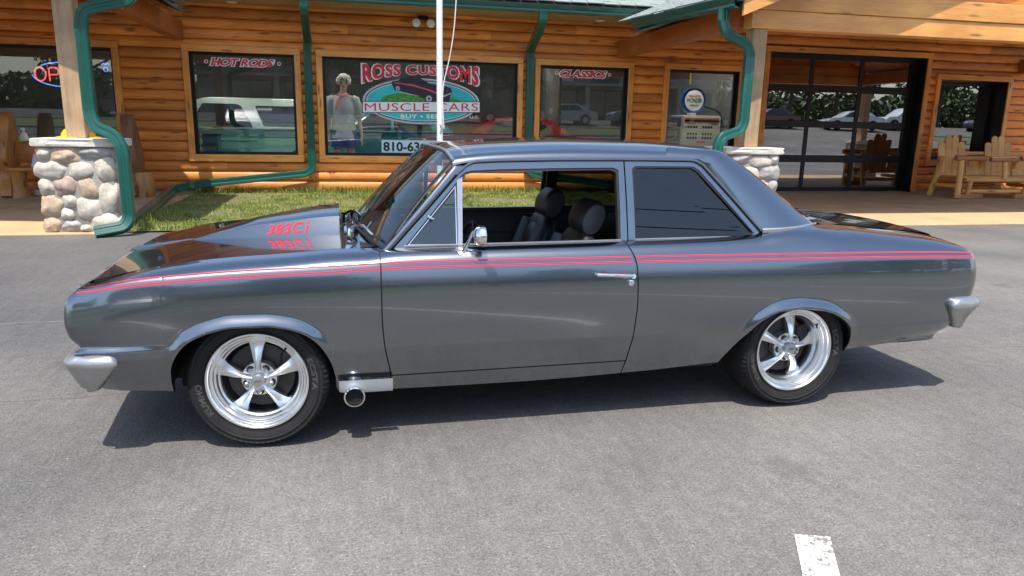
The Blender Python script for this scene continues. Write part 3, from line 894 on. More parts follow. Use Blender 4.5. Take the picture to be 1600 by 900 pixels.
M_PAINT = car_paint("paint_charcoal", (.182, .204, .227), 1.0, .21)
M_RED = plain("stripe_red", (.70, .030, .055), .6, 0, .05, 6, 0, Specular_IOR_Level=.15)
M_CHROME = plain("chrome", (.78, .79, .80), .10, 1, .03)
M_POLISH = plain("polished_aluminium", (.88, .89, .90), .28, 1, .05, 20)
M_SATIN = plain("satin_silver", (.46, .46, .45), .34, .85, .05)
M_ALU = plain("brushed_aluminium", (.50, .51, .53), .36, .9, .05, 20)
M_RUBBER = plain("tyre_rubber", (.015, .0145, .0145), .72, 0, .25, 14, .15, Specular_IOR_Level=.3)
M_TLET = plain("tyre_letter_rubber", (.055, .053, .052), .5, 0, .1)
M_BLACK = plain("black_rubber_trim", (.010, .010, .011), .6, 0, .2)
M_PLASTIC = plain("black_vinyl", (.016, .016, .018), .42, 0, .2, 12, .1)
M_VINYL_GREY = plain("grey_seat_vinyl", (.075, .078, .085), .4, 0, .15, 12, .1)
M_WELL = plain("wheel_well_black", (.008, .008, .008), .9, 0, .3)
M_IRON = plain("brake_iron", (.06, .058, .056), .5, .7, .3)
M_GLASS = thin_glass("car_glass_clear", (.60, .68, .67), .95, .10)
M_GLASS_T = thin_glass("car_glass_tinted", (.20, .23, .24), 1.0, .075)
M_GLASS_R = thin_glass("car_glass_grey", (.36, .42, .43), 1.0, .12)
M_LAMP = plain("lamp_red", (.35, .01, .012), .2, 0, .1, Coat_Weight=1.0)
M_LENS = plain("lamp_lens", (.7, .7, .7), .08, .3, .05)
M_WHITE_P = plain("primer_grey_panel", (.34, .35, .36), .4, .2, .06)

YC = .825
CAR = thing('parked_coupe', 'charcoal grey two-door classic coupe with twin red pinstripes parked on the asphalt', 'car', (0, 0, 0), .0131802)

def P(x, w, z, side=1):
    return (x, YC - side * w, z)

_zb = pchip([-.74, -.35, .34, .59, 1.16, 1.82, 2.28, 3.02, 3.32, 3.62, 3.81], [.305, .28, .235, .226, .223, .237, .262, .290, .312, .338, .350])
_z6 = pchip([-.74, -.67, -.48, -.23, .02, .29, .55, .85, 1.77, 2.46, 3.21, 3.73, 3.81], [.744, .754, .78, .797, .809, .816, .825, .830, .829, .826, .819, .804, .80])
_z9 = pchip([-.74, -.64, -.38, -.12, .15, .36, .548, .68, .92, 1.7, 2.42, 2.55, 2.8, 2.9, 3.0, 3.31, 3.69, 3.81],
            [.752, .769, .824, .852, .868, .882, .886, .892, .896, .905, .922, .942, .957, .955, .949, .920, .884, .872])
_w9 = pchip([-.74, .36, .50, .57, .62, 2.4, 2.55, 2.8, 2.9, 3.0, 3.81], [.70, .70, .705, .735, .745, .745, .735, .69, .64, .605, .605])
_tw = pchip([-.74, -.55, -.3, 0, 2.65, 3.2, 3.55, 3.81], [-.042, -.014, -.003, 0, 0, -.004, -.016, -.045])
_xf = pchip([.28, .30, .40, .454, .488, .503, .515, .553, .622, .69, .743, .761, .80, .9], [-.655, -.66, -.70, -.72, -.712, -.69, -.70, -.73, -.742, -.735, -.695, -.672, -.63, -.62])
_xr = pchip([.28, .358, .466, .538, .574, .682, .791, .845, .882, .95], [3.60, 3.66, 3.73, 3.78, 3.79, 3.81, 3.79, 3.72, 3.645, 3.60])
ARCH_F = [(-.356, .24), (-.352, .32), (-.345, .39), (-.32, .455), (-.265, .522), (-.17, .565), (-.07, .583), (.04, .583), (.14, .568), (.22, .535), (.278, .48), (.312, .416), (.335, .33), (.342, .22)]
ARCH_R = [(2.262, .24), (2.285, .31), (2.32, .372), (2.37, .440), (2.45, .512), (2.54, .550), (2.65, .561), (2.78, .546), (2.89, .503), (2.965, .443), (3.005, .37), (3.020, .31), (3.024, .26)]
def _arch_dense(a):
    t = np.arange(len(a)); u = np.linspace(0, len(a) - 1, 400)
    return np.c_[pchip(t, [p[0] for p in a])(u), pchip(t, [p[1] for p in a])(u)]
AF, AR = _arch_dense(ARCH_F), _arch_dense(ARCH_R)
def arch_z(x):
    if AF[0, 0] < x < AF[-1, 0]: return float(np.interp(x, AF[:, 0], AF[:, 1]))
    if AR[0, 0] < x < AR[-1, 0]: return float(np.interp(x, AR[:, 0], AR[:, 1]))
    return None

def catmull(C, n):
    """C: (k,2) control points -> n samples evenly spaced along the curve"""
    C = np.vstack([2 * C[0] - C[1], C, 2 * C[-1] - C[-2]])
    out = []
    for i in range(1, len(C) - 2):
        t = np.linspace(0, 1, 14, endpoint=False)[:, None]
        a, b, c, d = C[i - 1], C[i], C[i + 1], C[i + 2]
        out.append(.5 * ((2 * b) + (-a + c) * t + (2 * a - 5 * b + 4 * c - d) * t ** 2 + (-a + 3 * b - 3 * c + d) * t ** 3))
    out.append(C[-2][None])
    D = np.vstack(out)
    return D

def section(x):
    """control points of the body side at x, from the sill edge up to the shoulder's inner edge: lower, upper polylines of (w, z)"""
    zb, z6, z9, w9, tw = float(_zb(x)), float(_z6(x)), float(_z9(x)), float(_w9(x)), float(_tw(x))
    zc = .452 - .012 * min(1, max(0, (x - 1) / 2.5))
    w6 = .849
    fr = min(1, max(0, (x + .74) / .34)); fr = fr * fr * (3 - 2 * fr)
    lo = np.array([(.783, zb), (.825, zb + (zc - zb) * .36), (.868, zc)])
    up = np.array([(.868, zc), (.8765, zc + .13), (.873, z6 - .125 if z6 - .125 > zc + .16 else zc + .2), (.863, z6 - .055), (w6, z6),
                   (w6 - .18 * (w6 - w9), z6 + .50 * (z9 - z6)), (w6 - .5 * (w6 - w9), z6 + .83 * (z9 - z6)), (w9, z9)])
    lo[:, 0] += tw; up[:-1, 0] += tw
    return lo, up

NL0, NL1, NU = 4, 7, 52
def column(x):
    lo, up = section(x)
    za = arch_z(x)
    zb, zc = lo[0, 1], lo[2, 1]
    zd = .304 + .006 * min(1, max(0, (x - .6) / 1.1))            # lower edge of the door
    zs = list(np.linspace(zb, zd, NL0)) + list(np.linspace(zd + .006, zc, NL1))
    if za is not None: zs = [max(z, min(za, 9)) for z in zs]
    rows = []
    U = catmull(up, 0)
    for z in zs:
        if z <= zc:
            w = np.interp(z, lo[:, 1], lo[:, 0])
        else:
            w = np.interp(z, U[:90, 1], U[:90, 0])
        rows.append((w, z))
    if za is not None and za > zc:
        i0 = int(np.argmax(U[:, 1] >= za))
        U = np.vstack([[(np.interp(za, U[:, 1], U[:, 0]), za)], U[i0:]])
    d = np.r_[0, np.cumsum(np.hypot(*np.diff(U, axis=0).T))]
    t = np.linspace(0, 1, NU) ** 1.0
    if za is not None:
        g = min(1, max(0, (za - .3) / .2))
        t = (1 - g) * t + g * (t ** 1.45)
    t = t[1:] * d[-1]
    rows += list(zip(np.interp(t, d, U[:, 0]), np.interp(t, d, U[:, 1])))
    return np.array(rows)

def _bell(x, c, r):
    q = max(0.0, 1 - abs(x - c) / r)
    return q * q * (3 - 2 * q)
_g1 = pchip([.2, .31, .46, .6, 1], [.04, .036, .010, 0, 0])
_g2 = pchip([.2, .31, .47, .63, .80, .84, .909, 1], [-.02, -.012, .004, .012, .006, -.004, -.030, -.032])

def warp_x(x, z):
    q = min(1, max(0, (x + .74) / .32)); q = (1 - q) ** 2
    xx = x + (float(_xf(z)) + .74) * q
    q = min(1, max(0, (3.81 - x) / .36)); q = (1 - q) ** 2
    xx += (float(_xr(z)) - 3.81) * q
    return xx + float(_g1(z)) * _bell(x, .548, .16) + float(_g2(z)) * _bell(x, 1.7515, .2)

def surf_fix(x, w, z):
    """bulging arch lip, the ledge under the front fender tip, rounded ends"""
    for A, top in ((AF, .60), (AR, .575)):
        if A[0, 0] - .12 < x < A[-1, 0] + .12 and z > .24:
            d = float(np.sqrt(((A - (x, z)) ** 2).sum(1).min()))
            if d < .058:
                i = int(((A - (x, z)) ** 2).sum(1).argmin())
                k = min(1, max(0, (A[i, 1] - .36) / .16))
                q = 1 - d / .056
                if q > 0:
                    q = q * q * (3 - 2 * q)
                    w += .023 * q * k + .005 * q * (1 - k)
    if x < -.28:
        q = min(1, max(0, (.513 - z) / .020)); q = q * q * (3 - 2 * q)
        k = min(1, max(0, (-.28 - x) / .30))
        w += .016 * q * k
    if x < -.69:
        u = (-.69 - x) / .05; w -= .016 * (1 - math.sqrt(max(0, 1 - min(1, u) ** 2)))
    if x > 3.72:
        u = (x - 3.72) / .09; w -= .06 * (1 - math.sqrt(max(0, 1 - min(1, u) ** 2)))
    return w

def seq(a, b, step): 
    n = max(2, int(round((b - a) / step)) + 1); return list(np.linspace(a, b, n))
XS = seq(-.74, -.60, .008) + seq(-.60, -.37, .0115)[1:] + seq(-.37, -.29, .005)[1:] + seq(-.29, .27, .011)[1:] + seq(.27, .36, .005)[1:] + seq(.36, .5452, .0116)[1:]
I1 = len(XS)
XS += seq(.5512, 1.7482, .0145)
I2 = len(XS)
XS += seq(1.7545, 2.25, .0145) + seq(2.25, 2.36, .0055)[1:] + seq(2.36, 2.95, .011)[1:] + seq(2.95, 3.04, .005)[1:] + seq(3.04, 3.66, .0115)[1:] + seq(3.66, 3.81, .0075)[1:]
NXC = len(XS)
BODY = []                        # BODY[i][j] = (x, w, z)
for x in XS:
    rows = column(x)
    BODY.append([(warp_x(x, z), surf_fix(x, w, z), z) for (w, z) in rows])
BG = np.array(BODY)
NR = BG.shape[1]
du = np.gradient(BG, axis=0); dv = np.gradient(BG, axis=1)
BN = np.cross(dv, du)
ln = np.linalg.norm(BN, axis=2, keepdims=True)
BN = BN / np.maximum(ln, 1e-12)
for i in range(NXC):
    for j in range(NR - 2, -1, -1):
        if ln[i, j, 0] < 1e-9: BN[i, j] = BN[i, j + 1]
BN *= np.where(BN[:, :, 1:2] < 0, -1, 1) * np.where(np.abs(BN[:, :, 1:2]) < .02, np.sign(BN[:, :, 2:3]) * np.sign(BN[:, :, 1:2] + 1e-9), 1)

def body_patch(name, i0, i1, j0, j1, side, skip=None, mat=None):
    idx = {}; vs = []; ns = []; fs = []
    def vid(i, j):
        k = (i, j)
        if k not in idx:
            idx[k] = len(vs); x, w, z = BG[i, j]; nx, nw, nz = BN[i, j]
            vs.append(P(x, w, z, side)); ns.append((nx, -side * nw, nz))
        return idx[k]
    for i in range(i0, i1 - 1):
        for j in range(j0, j1 - 1):
            if skip and skip(i, j): continue
            q = BG[[i, i + 1, i + 1, i], [j, j, j + 1, j + 1]]
            if np.linalg.norm(np.cross(q[2] - q[0], q[3] - q[1])) < 2e-7: continue
            f = (vid(i, j), vid(i + 1, j), vid(i + 1, j + 1), vid(i, j + 1))
            fs.append(f if side > 0 else f[::-1])
    return mesh_obj(name, vs, fs, mat or M_PAINT, CAR, True, None, ns)

JD = NL0 - 1
for side in (1, -1):
    body_patch('front_fender', 0, I1, 0, NR, side)
    body_patch('door', I1, I2, JD + 1, NR, side)
    body_patch('rocker_panel', I1, I2, 0, JD + 1, side)
    body_patch('quarter_panel', I2, NXC, 0, NR, side)
    # dark backing behind the shut lines
    mb = MB()
    for (a, b) in ((I1 - 2, I1 + 1), (I2 - 2, I2 + 1)):
        mb.grid([[P(BG[i, j, 0], BG[i, j, 1] - .012, BG[i, j, 2], side) for j in range(0, NR)] for i in range(a, b + 1)])
    mb.grid([[P(BG[i, j, 0], BG[i, j, 1] - .012, BG[i, j, 2] + o, side) for j, o in ((JD, -.02), (JD + 1, .02))] for i in range(I1, I2)])
    mb.build('door_jamb', M_BLACK, CAR, False)
    # arch return lips and liners
    for A, xc in ((AF, 0.0), (AR, 2.665)):
        mb = MB(); mb2 = MB()
        ring = []
        for k in range(0, 400, 6):
            x, z = A[k]
            lo, up = section(x)
            C = np.vstack([lo, catmull(up, 0)[1:70]])
            w = surf_fix(x, float(np.interp(z, C[:, 1], C[:, 0])), z)
            if z < float(_zb(x)): z = float(_zb(x)) - .004
            ring.append((x, w, z))
        mb.grid([[P(x, w, z, side), P(x + (xc - x) * .006, w - .012, z - .006, side), P(x, w - .045, z, side)] for x, w, z in ring])
        mb.build('arch_lip', M_PAINT, CAR, True, 60)
        mb2.grid([[P(x + (x - xc) * .03, w - .040, z + .012, side), P(x + (x - xc) * .06, .50, z + .02, side)] for x, w, z in ring])
        mb2.grid([[P(x + (x - xc) * .06, .50, z + .02, side), P(x + (x - xc) * .06, .50, .20, side)] for x, w, z in ring])
        mb2.build('wheel_well', M_WELL, CAR, True)
    # twin pinstripes
    def stripe_pts(i0, i1, dz, hw):
        rows = []
        for i in range(i0, i1, 2 if i1 - i0 > 60 else 1):
            zt = float(_z6(XS[i]))
            col = BG[i][20:]; cn_ = BN[i][20:]
            d = np.r_[0, np.cumsum(np.linalg.norm(np.diff(col, axis=0), axis=1))]
            s0 = float(np.interp(zt, col[:, 2], d)) + dz
            r = []
            for q in (-hw, 0, hw):
                p = [np.interp(s0 + q, d, col[:, k]) for k in range(3)]
                n = [np.interp(s0 + q, d, cn_[:, k]) for k in range(3)]
                r.append(P(p[0] + n[0] * .0014, p[1] + n[1] * .0014, p[2] + n[2] * .0014, side))
            rows.append(r)
        return rows
    for (a, b) in ((3, I1), (I1, I2), (I2, NXC - 2)):
        ga = .0125 if a > 20 else .0135
        m1 = MB()
        m1.grid(stripe_pts(a, b, ga, .0036)).build('pinstripe', M_RED, CAR, True, None)
        MB().grid(stripe_pts(a, b, -ga, .0038)).build('pinstripe', M_RED, CAR, True, None)

# ---- hood
_zcen = pchip([-.70, -.66, -.38, 0, .385], [.020, .020, .008, .006, .009])
_zrid = pchip([-.70, -.66, -.38, .385], [.012, .012, .006, .004])
def hood_z(x, w):
    a = abs(w); zs = float(_z9(max(-.70, x)))
    r = max(0.0, 1 - a / .05)
    return zs + float(_zcen(x)) * (1 - (a / .6955) ** 2) + float(_zrid(x)) * r * r * (3 - 2 * r)
ws = [-.6945 + 1.389 * k / 180 for k in range(181)]
hx = [-.655 + k * (.385 + .655) / 60 for k in range(61)]
G = []
for (dx, dz) in ((-.052, -.125), (-.050, -.085), (-.042, -.050), (-.026, -.022), (-.012, -.007)):
    G.append([P(-.655 + dx - .0 * w, w, hood_z(-.655, w) + dz) for w in ws])
for x in hx:
    G.append([P(x, w, hood_z(x, w)) for w in ws])
G.append([P(.388, w, hood_z(.385, w) - .02) for w in ws])
MB().grid(G).build('hood', M_PAINT, CAR, True, 40)
for side in (1, -1):
    MB().grid([[P(x, .6935, float(_z9(x)) - .004, side), P(x, .697, float(_z9(x)) - .014, side), P(x, .7015, float(_z9(x)) - .004, side)] for x in np.linspace(-.65, .38, 40)]).build('hood_gap', M_BLACK, CAR, False)

# ---- hood scoop, with its number
_sh = pchip([-.39, -.30, -.15, -.04, .12, .24, .375], [.0, .019, .046, .065, .080, .089, .093])
_sb = pchip([-.39, -.35, -.2, 0, .2, .375], [.012, .050, .135, .215, .280, .325])
def scoop_pt(x, u):
    """u 0..1 from the near base to the centre line"""
    h = float(_sh(x)); b = float(_sb(x)); base = hood_z(x, b) - .003
    top_w = max(b * .25, b - h * .56)
    if u < .5:
        t = u / .5
        return b + (top_w - b) * t, base + h * (t ** .92)
    t = (u - .5) / .5
    r = min(1, t / .16)
    return top_w * (1 - t), base + h * (1 + .05 * r) + h * .26 * (1 - (1 - t) ** 2)
US = [0, .08, .16, .25, .33, .40, .45, .48, .5, .52, .55, .6, .66, .75, .85, .95, 1.0]
rows = []
xs_s = list(np.linspace(-.39, .375, 60))
for x in xs_s:
    half = [scoop_pt(x, u) for u in US]
    rows.append([P(x, w, z) for w, z in half] + [P(x, -w, z) for w, z in half[-2::-1]])
mb = MB().grid(rows)
last = rows[-1]
inner = [(p[0] - .004, YC + (p[1] - YC) * .93, .905 + (p[2] - .905) * .86) for p in last]
mb.grid([last, inner])
SCOOP = mb.build('hood_scoop', M_PAINT, CAR, True, 40)
deep = [(p[0] - .10, YC + (p[1] - YC) * .62, .895 + (p[2] - .895) * .55) for p in inner]
MB().grid([inner, deep]).add(deep, [tuple(range(len(deep)))]).build('scoop_opening', M_BLACK, CAR, False)
vs, fs = text_mesh("383C", 1, 1, .28, .022, 1.08)
vs = [Vector((v.x * .875, v.y, 0)) for v in vs]
for v0, v1 in ((0, .66), (.79, 1.0)):
    b_ = len(vs); vs += [Vector((.905 + .075 * v0, v0, 0)), Vector((.955 + .075 * v0, v0, 0)), Vector((.955 + .075 * v1, v1, 0)), Vector((.905 + .075 * v1, v1, 0))]; fs.append((b_, b_ + 1, b_ + 2, b_ + 3))
def on_scoop(u, v, off=.0018):
    x = .015 + u * .208
    w, z = scoop_pt(x, .10 + .33 * v)
    return P(x, w + off * .85, z + off * .5)
mesh_obj('number_lettering', [on_scoop(v.x, v.y) for v in vs], fs, M_RED, SCOOP, False)

KT = .2763
_zcr = pchip([.79, .93, 1.19, 1.55, 1.94, 2.34, 2.5], [1.334, 1.350, 1.370, 1.383, 1.381, 1.357, 1.336])
_zrail = pchip([.86, .897, .94, .985, 1.05, 1.12, 1.3, 3], [1.243, 1.255, 1.266, 1.2745, 1.2825, 1.287, 1.291, 1.291])
def roof_sec(x, n=26):
    """from the rail to the centre line"""
    zc = float(_zcr(x)); zr = float(_zrail(x))
    w0 = .745 - (zr - .905) * KT + .012
    k = min(1, max(.35, (zc - zr - .03) / .064))
    pts = np.array([(w0, zr), (w0 - .007, zr + .018 * k), (w0 - .026, zr + .036 * k), (.575, zc - .040 + .002 * (1 - k)), (.50, zc - .022), (.33, zc - .008), (.0, zc)])
    C = catmull(pts, 0)
    d = np.r_[0, np.cumsum(np.hypot(*np.diff(C, axis=0).T))]
    t = np.linspace(0, 1, n) ** 1.35 * d[-1]
    return list(zip(np.interp(t, d, C[:, 0]), np.interp(t, d, C[:, 1])))
HW = .655
def header_x(w):
    q = min(1, abs(w) / HW); return .864 + .031 * q ** 2.2
def roof_z(x, w):
    W = np.array(roof_sec(max(.897, x), 60))
    z = float(np.interp(-abs(w), -W[:, 0], W[:, 1]))
    if x < 1.0: z -= .014 * ((1.0 - x) / .135) ** 2 * (1 - (abs(w) / .66) ** 2)
    return z

# ---- cowl, windscreen, wipers
def ws_bot(w):
    q = min(1, abs(w) / .748); return (.452 + .116 * q ** 2.6, .925 - .040 * q ** 3.2)
def ws_top(w):
    w = w / .668 * HW
    x = header_x(w); return (x - .004, roof_z(x, min(abs(w), .646)) - .007)
G = []
NWV = 22
for k in range(NWV + 1):
    t = k / NWV; row = []
    for i in range(41):
        s = -1 + 2 * i / 40
        xb, zb_ = ws_bot(s * .748); xt, zt_ = ws_top(s * .668)
        row.append(P(xb + (xt - xb) * t - .012 * math.sin(math.pi * t), s * (.748 + (HW - .748) * t), zb_ + (zt_ - zb_) * t + .006 * math.sin(math.pi * t)))
    G.append(row)
WS = MB().grid(G).build('windscreen', M_GLASS, CAR, True)
edge = [G[k][0] for k in range(NWV + 1)] + G[NWV][1:] + [G[k][40] for k in range(NWV - 1, -1, -1)] + [p for p in G[0][39:0:-1]]
def offset_pts(pts, d): return [(p[0] + d[0], p[1] + d[1], p[2] + d[2]) for p in pts]
MB().tube(edge + [edge[0]], .0065, 8, False).build('windscreen_seal', M_BLACK, WS)
MB().tube(offset_pts([G[k][0] for k in range(NWV + 1)], (.012, -.010, .004)), .0075, 8).build('windscreen_moulding', M_ALU, WS)
MB().tube(offset_pts([G[NWV][i] for i in range(41)], (.008, 0, .006)), .0075, 8).build('windscreen_moulding', M_ALU, WS)
MB().tube(offset_pts([G[k][40] for k in range(NWV + 1)], (.012, .010, .004)), .0075, 8).build('windscreen_moulding', M_ALU, WS)
cg = []
for t in (0, .15, .4, .7, 1.0, 1.12):
    row = []
    for i in range(41):
        s = -1 + 2 * i / 40
        xb, zb_ = ws_bot(s * .748)
        w0 = s * .705
        x0, z0 = .398, hood_z(.385, min(.69, abs(w0))) - .006
        row.append(P(x0 + (xb + .004 - x0) * t, w0 + (s * .748 - w0) * min(1, t), z0 + (zb_ - .012 - z0) * min(1, t) - .012 * math.sin(math.pi * min(1, t))))
    cg.append(row)
MB().grid(cg).build('cowl_panel', M_PAINT, CAR)
mb = MB()
for k in range(22):
    w0 = -.5 + k * .045
    mb.box(.412, .440, YC - w0 - .017, YC - w0 + .017, .895, .8985)
mb.build('cowl_vent', M_BLACK, CAR, False)
mb = MB(); mb.box(.388, .396, YC - .70, YC + .70, .80, .872); mb.build('hood_gap', M_BLACK, CAR, False)
for (wp, ang) in ((.40, 0), (-.16, 0)):
    xb, zb_ = ws_bot(wp)
    mb = MB()
    mb.lathe([(0, .05), (.014, .05), (.018, .03), (.020, 0)], 12, 'z', P(xb - .045, wp, zb_ - .035))
    mb.tube([P(xb - .045, wp, zb_ + .010), P(xb - .02, wp + .05, zb_ + .035), P(xb + .012, wp + .17, zb_ + .048), P(xb + .045, wp + .30, zb_ + .028)], [.011, .009, .007, .005], 8)
    AR_ = mb.build('wiper_arm', M_CHROME, CAR)
    mb = MB()
    blade = [(*ws_bot(wp + d)[:1], wp + d, ws_bot(wp + d)[1]) for d in np.linspace(-.06, .32 if wp > 0 else .44, 10)]
    mb.tube([P(x + .004, w, z + .030) for x, w, z in blade], .006, 6)
    mb.build('wiper_blade', M_BLACK, AR_)

# ---- side glass area: everything lies on one leaning plane
def T(x, z, off=0.0, side=1):
    return P(x, .745 - (z - .905) * KT - .018 * math.sin(max(0, min(1, (z - .905) / .38)) * math.pi) * -.35 + off, z, side)
gapline = [(.585, .872), (.606, .886), (.68, .965), (.749, 1.036), (.83, 1.122), (.914, 1.212), (.945, 1.240), (.972, 1.259), (1.0, 1.270), (1.121, 1.276), (1.405, 1.283), (1.747, 1.286), (1.95, 1.286), (2.10, 1.285), (2.135, 1.281), (2.163, 1.268), (2.25, 1.177), (2.36, 1.060), (2.475, .936)]
gapline = [tuple(p) for p in resample([(a, b) for a, b in gapline], 90)]
aouter = [(.548, .868), (.57, .889), (.645, .970), (.72, 1.053), (.81, 1.153), (.897, 1.252)]
door_in = [(.662, .894), (.780, 1.030), (.909, 1.178), (.936, 1.212), (.955, 1.226), (.984, 1.233), (1.119, 1.240), (1.404, 1.247), (1.690, 1.251), (1.716, 1.240), (1.711, .904)]
door_out = [(.610, .888), (.752, 1.036), (.917, 1.209), (.945, 1.235), (.965, 1.250), (1.0, 1.266), (1.122, 1.271), (1.405, 1.278), (1.728, 1.2805), (1.7445, 1.280), (1.7455, .906)]
q_in = [(1.787, .907), (1.787, 1.245), (1.806, 1.2585), (2.118, 1.2585), (2.150, 1.240), (2.436, .930), (2.408, .910)]
q_out = [(1.7515, .907), (1.7515, 1.279), (1.758, 1.281), (2.124, 1.279), (2.158, 1.265), (2.466, .934), (2.44, .909)]
vent = [(.674, .8985), (.907, 1.166), (.905, .896)]
for side in (1, -1):
    Tn = lambda x, z, off=0.0: T(x, z, off, side)
    # A pillar
    n = 24
    a = resample(aouter, n); b = resample([p for p in gapline if p[0] < .9855], n)
    mb = MB()
    rows = []
    for p, q in zip(a, b):
        p0 = Vector(Tn(p[0], p[1], .012)); q0 = Vector(Tn(q[0] - .004, q[1] + .003, .012))
        inn = Vector((.02, side * .055, -.01))
        rows.append([p0 + inn + Vector((-.012, 0, 0)), p0 + Vector((-.004, side * .012, 0)), p0, p0.lerp(q0, .3) + Vector((0, -side * .004, 0)), p0.lerp(q0, .7) + Vector((0, -side * .004, 0)), q0, q0 + Vector((.001, side * .010, -.001)), q0 + inn])
    mb.grid(rows).build('windscreen_pillar', M_PAINT, CAR, True, 50)
    # black shut line and drip rail over the doors
    mb = MB()
    mb.grid([[Tn(x, z, .006), Tn(x + (.012 if x < .95 else (-.012 if x > 2.15 else 0)), z - (.010), .000)] for x, z in gapline[1:]])
    mb.grid([[Tn(x, z + .004, .004), Tn(x, z - .03, -.022)] for x, z in gapline[2:]])
    mb.build('door_seal', M_BLACK, CAR)
    rail = [(x - (.005 if x > 2.15 else -.0), z + .006) for x, z in gapline if x > .90]
    MB().tube([Tn(x + (.004 if x > 2.16 else 0), z, .013) for x, z in rail], .0065, 8).build('drip_rail', M_PAINT, CAR)
    # door window frame
    N = 120
    def loops(o, i, N=140):
        k0 = len(o)
        A = []; B = []
        for s in range(k0):
            o0, o1, i0_, i1_ = Vector(o[s]), Vector(o[(s + 1) % k0]), Vector(i[s]), Vector(i[(s + 1) % k0])
            m = 6 if (o0 - o1).length > .05 else 3
            for k in range(m):
                A.append(tuple(o0.lerp(o1, k / m))); B.append(tuple(i0_.lerp(i1_, k / m)))
        return A, B
    A, B = loops(door_out, door_in)
    FR = MB().ring_frame(A, B, lambda x, z: Tn(x, z, .004), lambda x, z: Tn(x, z, -.03)).build('door_window_frame', M_PAINT, CAR, True, 30)
    cx, cz = 1.25, 1.06
    i2 = [(x + (.016 if x < .95 else (-.012 if x > 1.6 else 0)), z + (.004 if z < .95 else -.012)) for x, z in door_in]
    A, B = loops(door_in, i2)
    MB().ring_frame(A, B, lambda x, z: Tn(x, z, .000), lambda x, z: Tn(x, z, -.028)).build('weatherstrip', M_BLACK, FR, True, 30)
    vb = [(.908, .893), (.929, .893), (.940, 1.205), (.914, 1.190)]
    MB().prism(vb, lambda x, z: Tn(x, z, .006), lambda x, z: Tn(x, z, -.02)).build('division_bar', M_ALU, FR, False)
    VG = MB().prism(vent, lambda x, z: Tn(x, z, -.006), lambda x, z: Tn(x, z, -.009)).build('vent_window', M_GLASS_R, CAR, False)
    c = (.829, .987)
    vi = [(x + (c[0] - x) * .06, z + (c[1] - z) * .06) for x, z in vent]
    A, B = loops(vent, vi)
    MB().ring_frame(A, B, lambda x, z: Tn(x, z, .002), lambda x, z: Tn(x, z, -.010)).build('vent_trim', M_CHROME, VG, False)
    mb = MB(); mb.tube([Tn(.775, 1.030, .004), Tn(.783, 1.022, .014), Tn(.797, 1.016, .014)], .006, 8); mb.build('vent_catch', M_CHROME, VG)
    # rear quarter window
    A, B = loops(q_out, q_in)
    QF = MB().ring_frame(A, B, lambda x, z: Tn(x, z, .004), lambda x, z: Tn(x, z, -.02)).build('quarter_window_frame', M_PAINT, CAR, True, 30)
    c = (2.05, 1.07)
    qi = [(x + (.008 if x < 1.9 else -.010), z - (.008 if z > 1.1 else -.004)) for x, z in q_in]
    A, B = loops(q_in, qi)
    MB().ring_frame(A, B, lambda x, z: Tn(x, z, .001), lambda x, z: Tn(x, z, -.02)).build('weatherstrip', M_BLACK, QF, False)
    QW = MB().prism(qi, lambda x, z: Tn(x, z, -.008), lambda x, z: Tn(x, z, -.011)).build('quarter_window', M_GLASS_T, CAR, False)
    # belt seal along the sills
    mb = MB(); mb.tube([Tn(.66, .897, .004), Tn(1.2, .901, .004), Tn(1.712, .906, .004)], .0045, 6); mb.tube([Tn(1.785, .908, .004), Tn(2.2, .912, .004), Tn(2.41, .912, .004)], .0045, 6)
    mb.build('belt_moulding', M_ALU, CAR)

# ---- roof with the rear pillars
xs_r = list(np.linspace(0, 1, 60))
mb = MB(); rows = []
for k, t in enumerate(xs_r):
    x_ = .897 + (2.36 - .897) * t
    ws_ = [w for w, z in roof_sec(x_)]
    sec = []
    for w in ws_:
        x0 = header_x(w) + .002
        x1 = 2.36 - .10 * min(1, w / .62) ** 2
        xx = x0 + (x1 - x0) * t
        sec.append((xx, w, roof_z(xx, w) if w < ws_[0] - 1e-6 else float(_zrail(xx))))
    rows.append([P(a, w, z) for a, w, z in sec] + [P(a, -w, z) for a, w, z in sec[-2::-1]])
for side in (1,):
    pass
# pillars: surface between the drip rail line and the rear edge
front_edge = [(x, z + .004) for x, z in gapline if x > 1.9 and x <= 2.478]
rear_edge = [(2.262, 1.341), (2.30, 1.331), (2.355, 1.303), (2.46, 1.238), (2.56, 1.170), (2.66, 1.100), (2.74, 1.042), (2.82, .985), (2.872, .950)]
fe = resample([(1.95, 1.290), (2.10, 1.289), (2.140, 1.285), (2.168, 1.270), (2.25, 1.182), (2.36, 1.064), (2.478, .938)], 40)
re = resample([(2.0, 1.350)] + rear_edge, 40)
mb.grid(rows)
for side in (1, -1):
    g = []
    for k, (p, q) in enumerate(zip(fe, re)):
        row = []
        for m in range(13):
            u = m / 12
            x = p[0] + (q[0] - p[0]) * u; z = p[1] + (q[1] - p[1]) * u
            w0 = .745 - (p[1] - .905) * KT + .012
            if p[1] < 1.0: w0 += .0
            w1 = .60 + .03 * max(0, min(1, (1.34 - q[1]) / .39))
            w = w0 + (w1 - w0) * (u ** 2.1)
            w += .012 * math.sin(math.pi * u) * (1 if q[1] < 1.33 else .4) - .009 * max(0, 1 - k / 9)
            row.append(P(x, w, z, side))
        x, z = q
        row.append(P(x + .004, w1 - .020, z - .006, side)); row.append(P(x - .02, w1 - .035, z - .03, side))
        g.append(row)
    FOOT = globals().setdefault('FOOT', {}); FOOT[side] = [tuple(p) for p in g[-1][:13]]
    mb.grid(g)
ROOF = mb.build('roof', M_PAINT, CAR, True, 50)
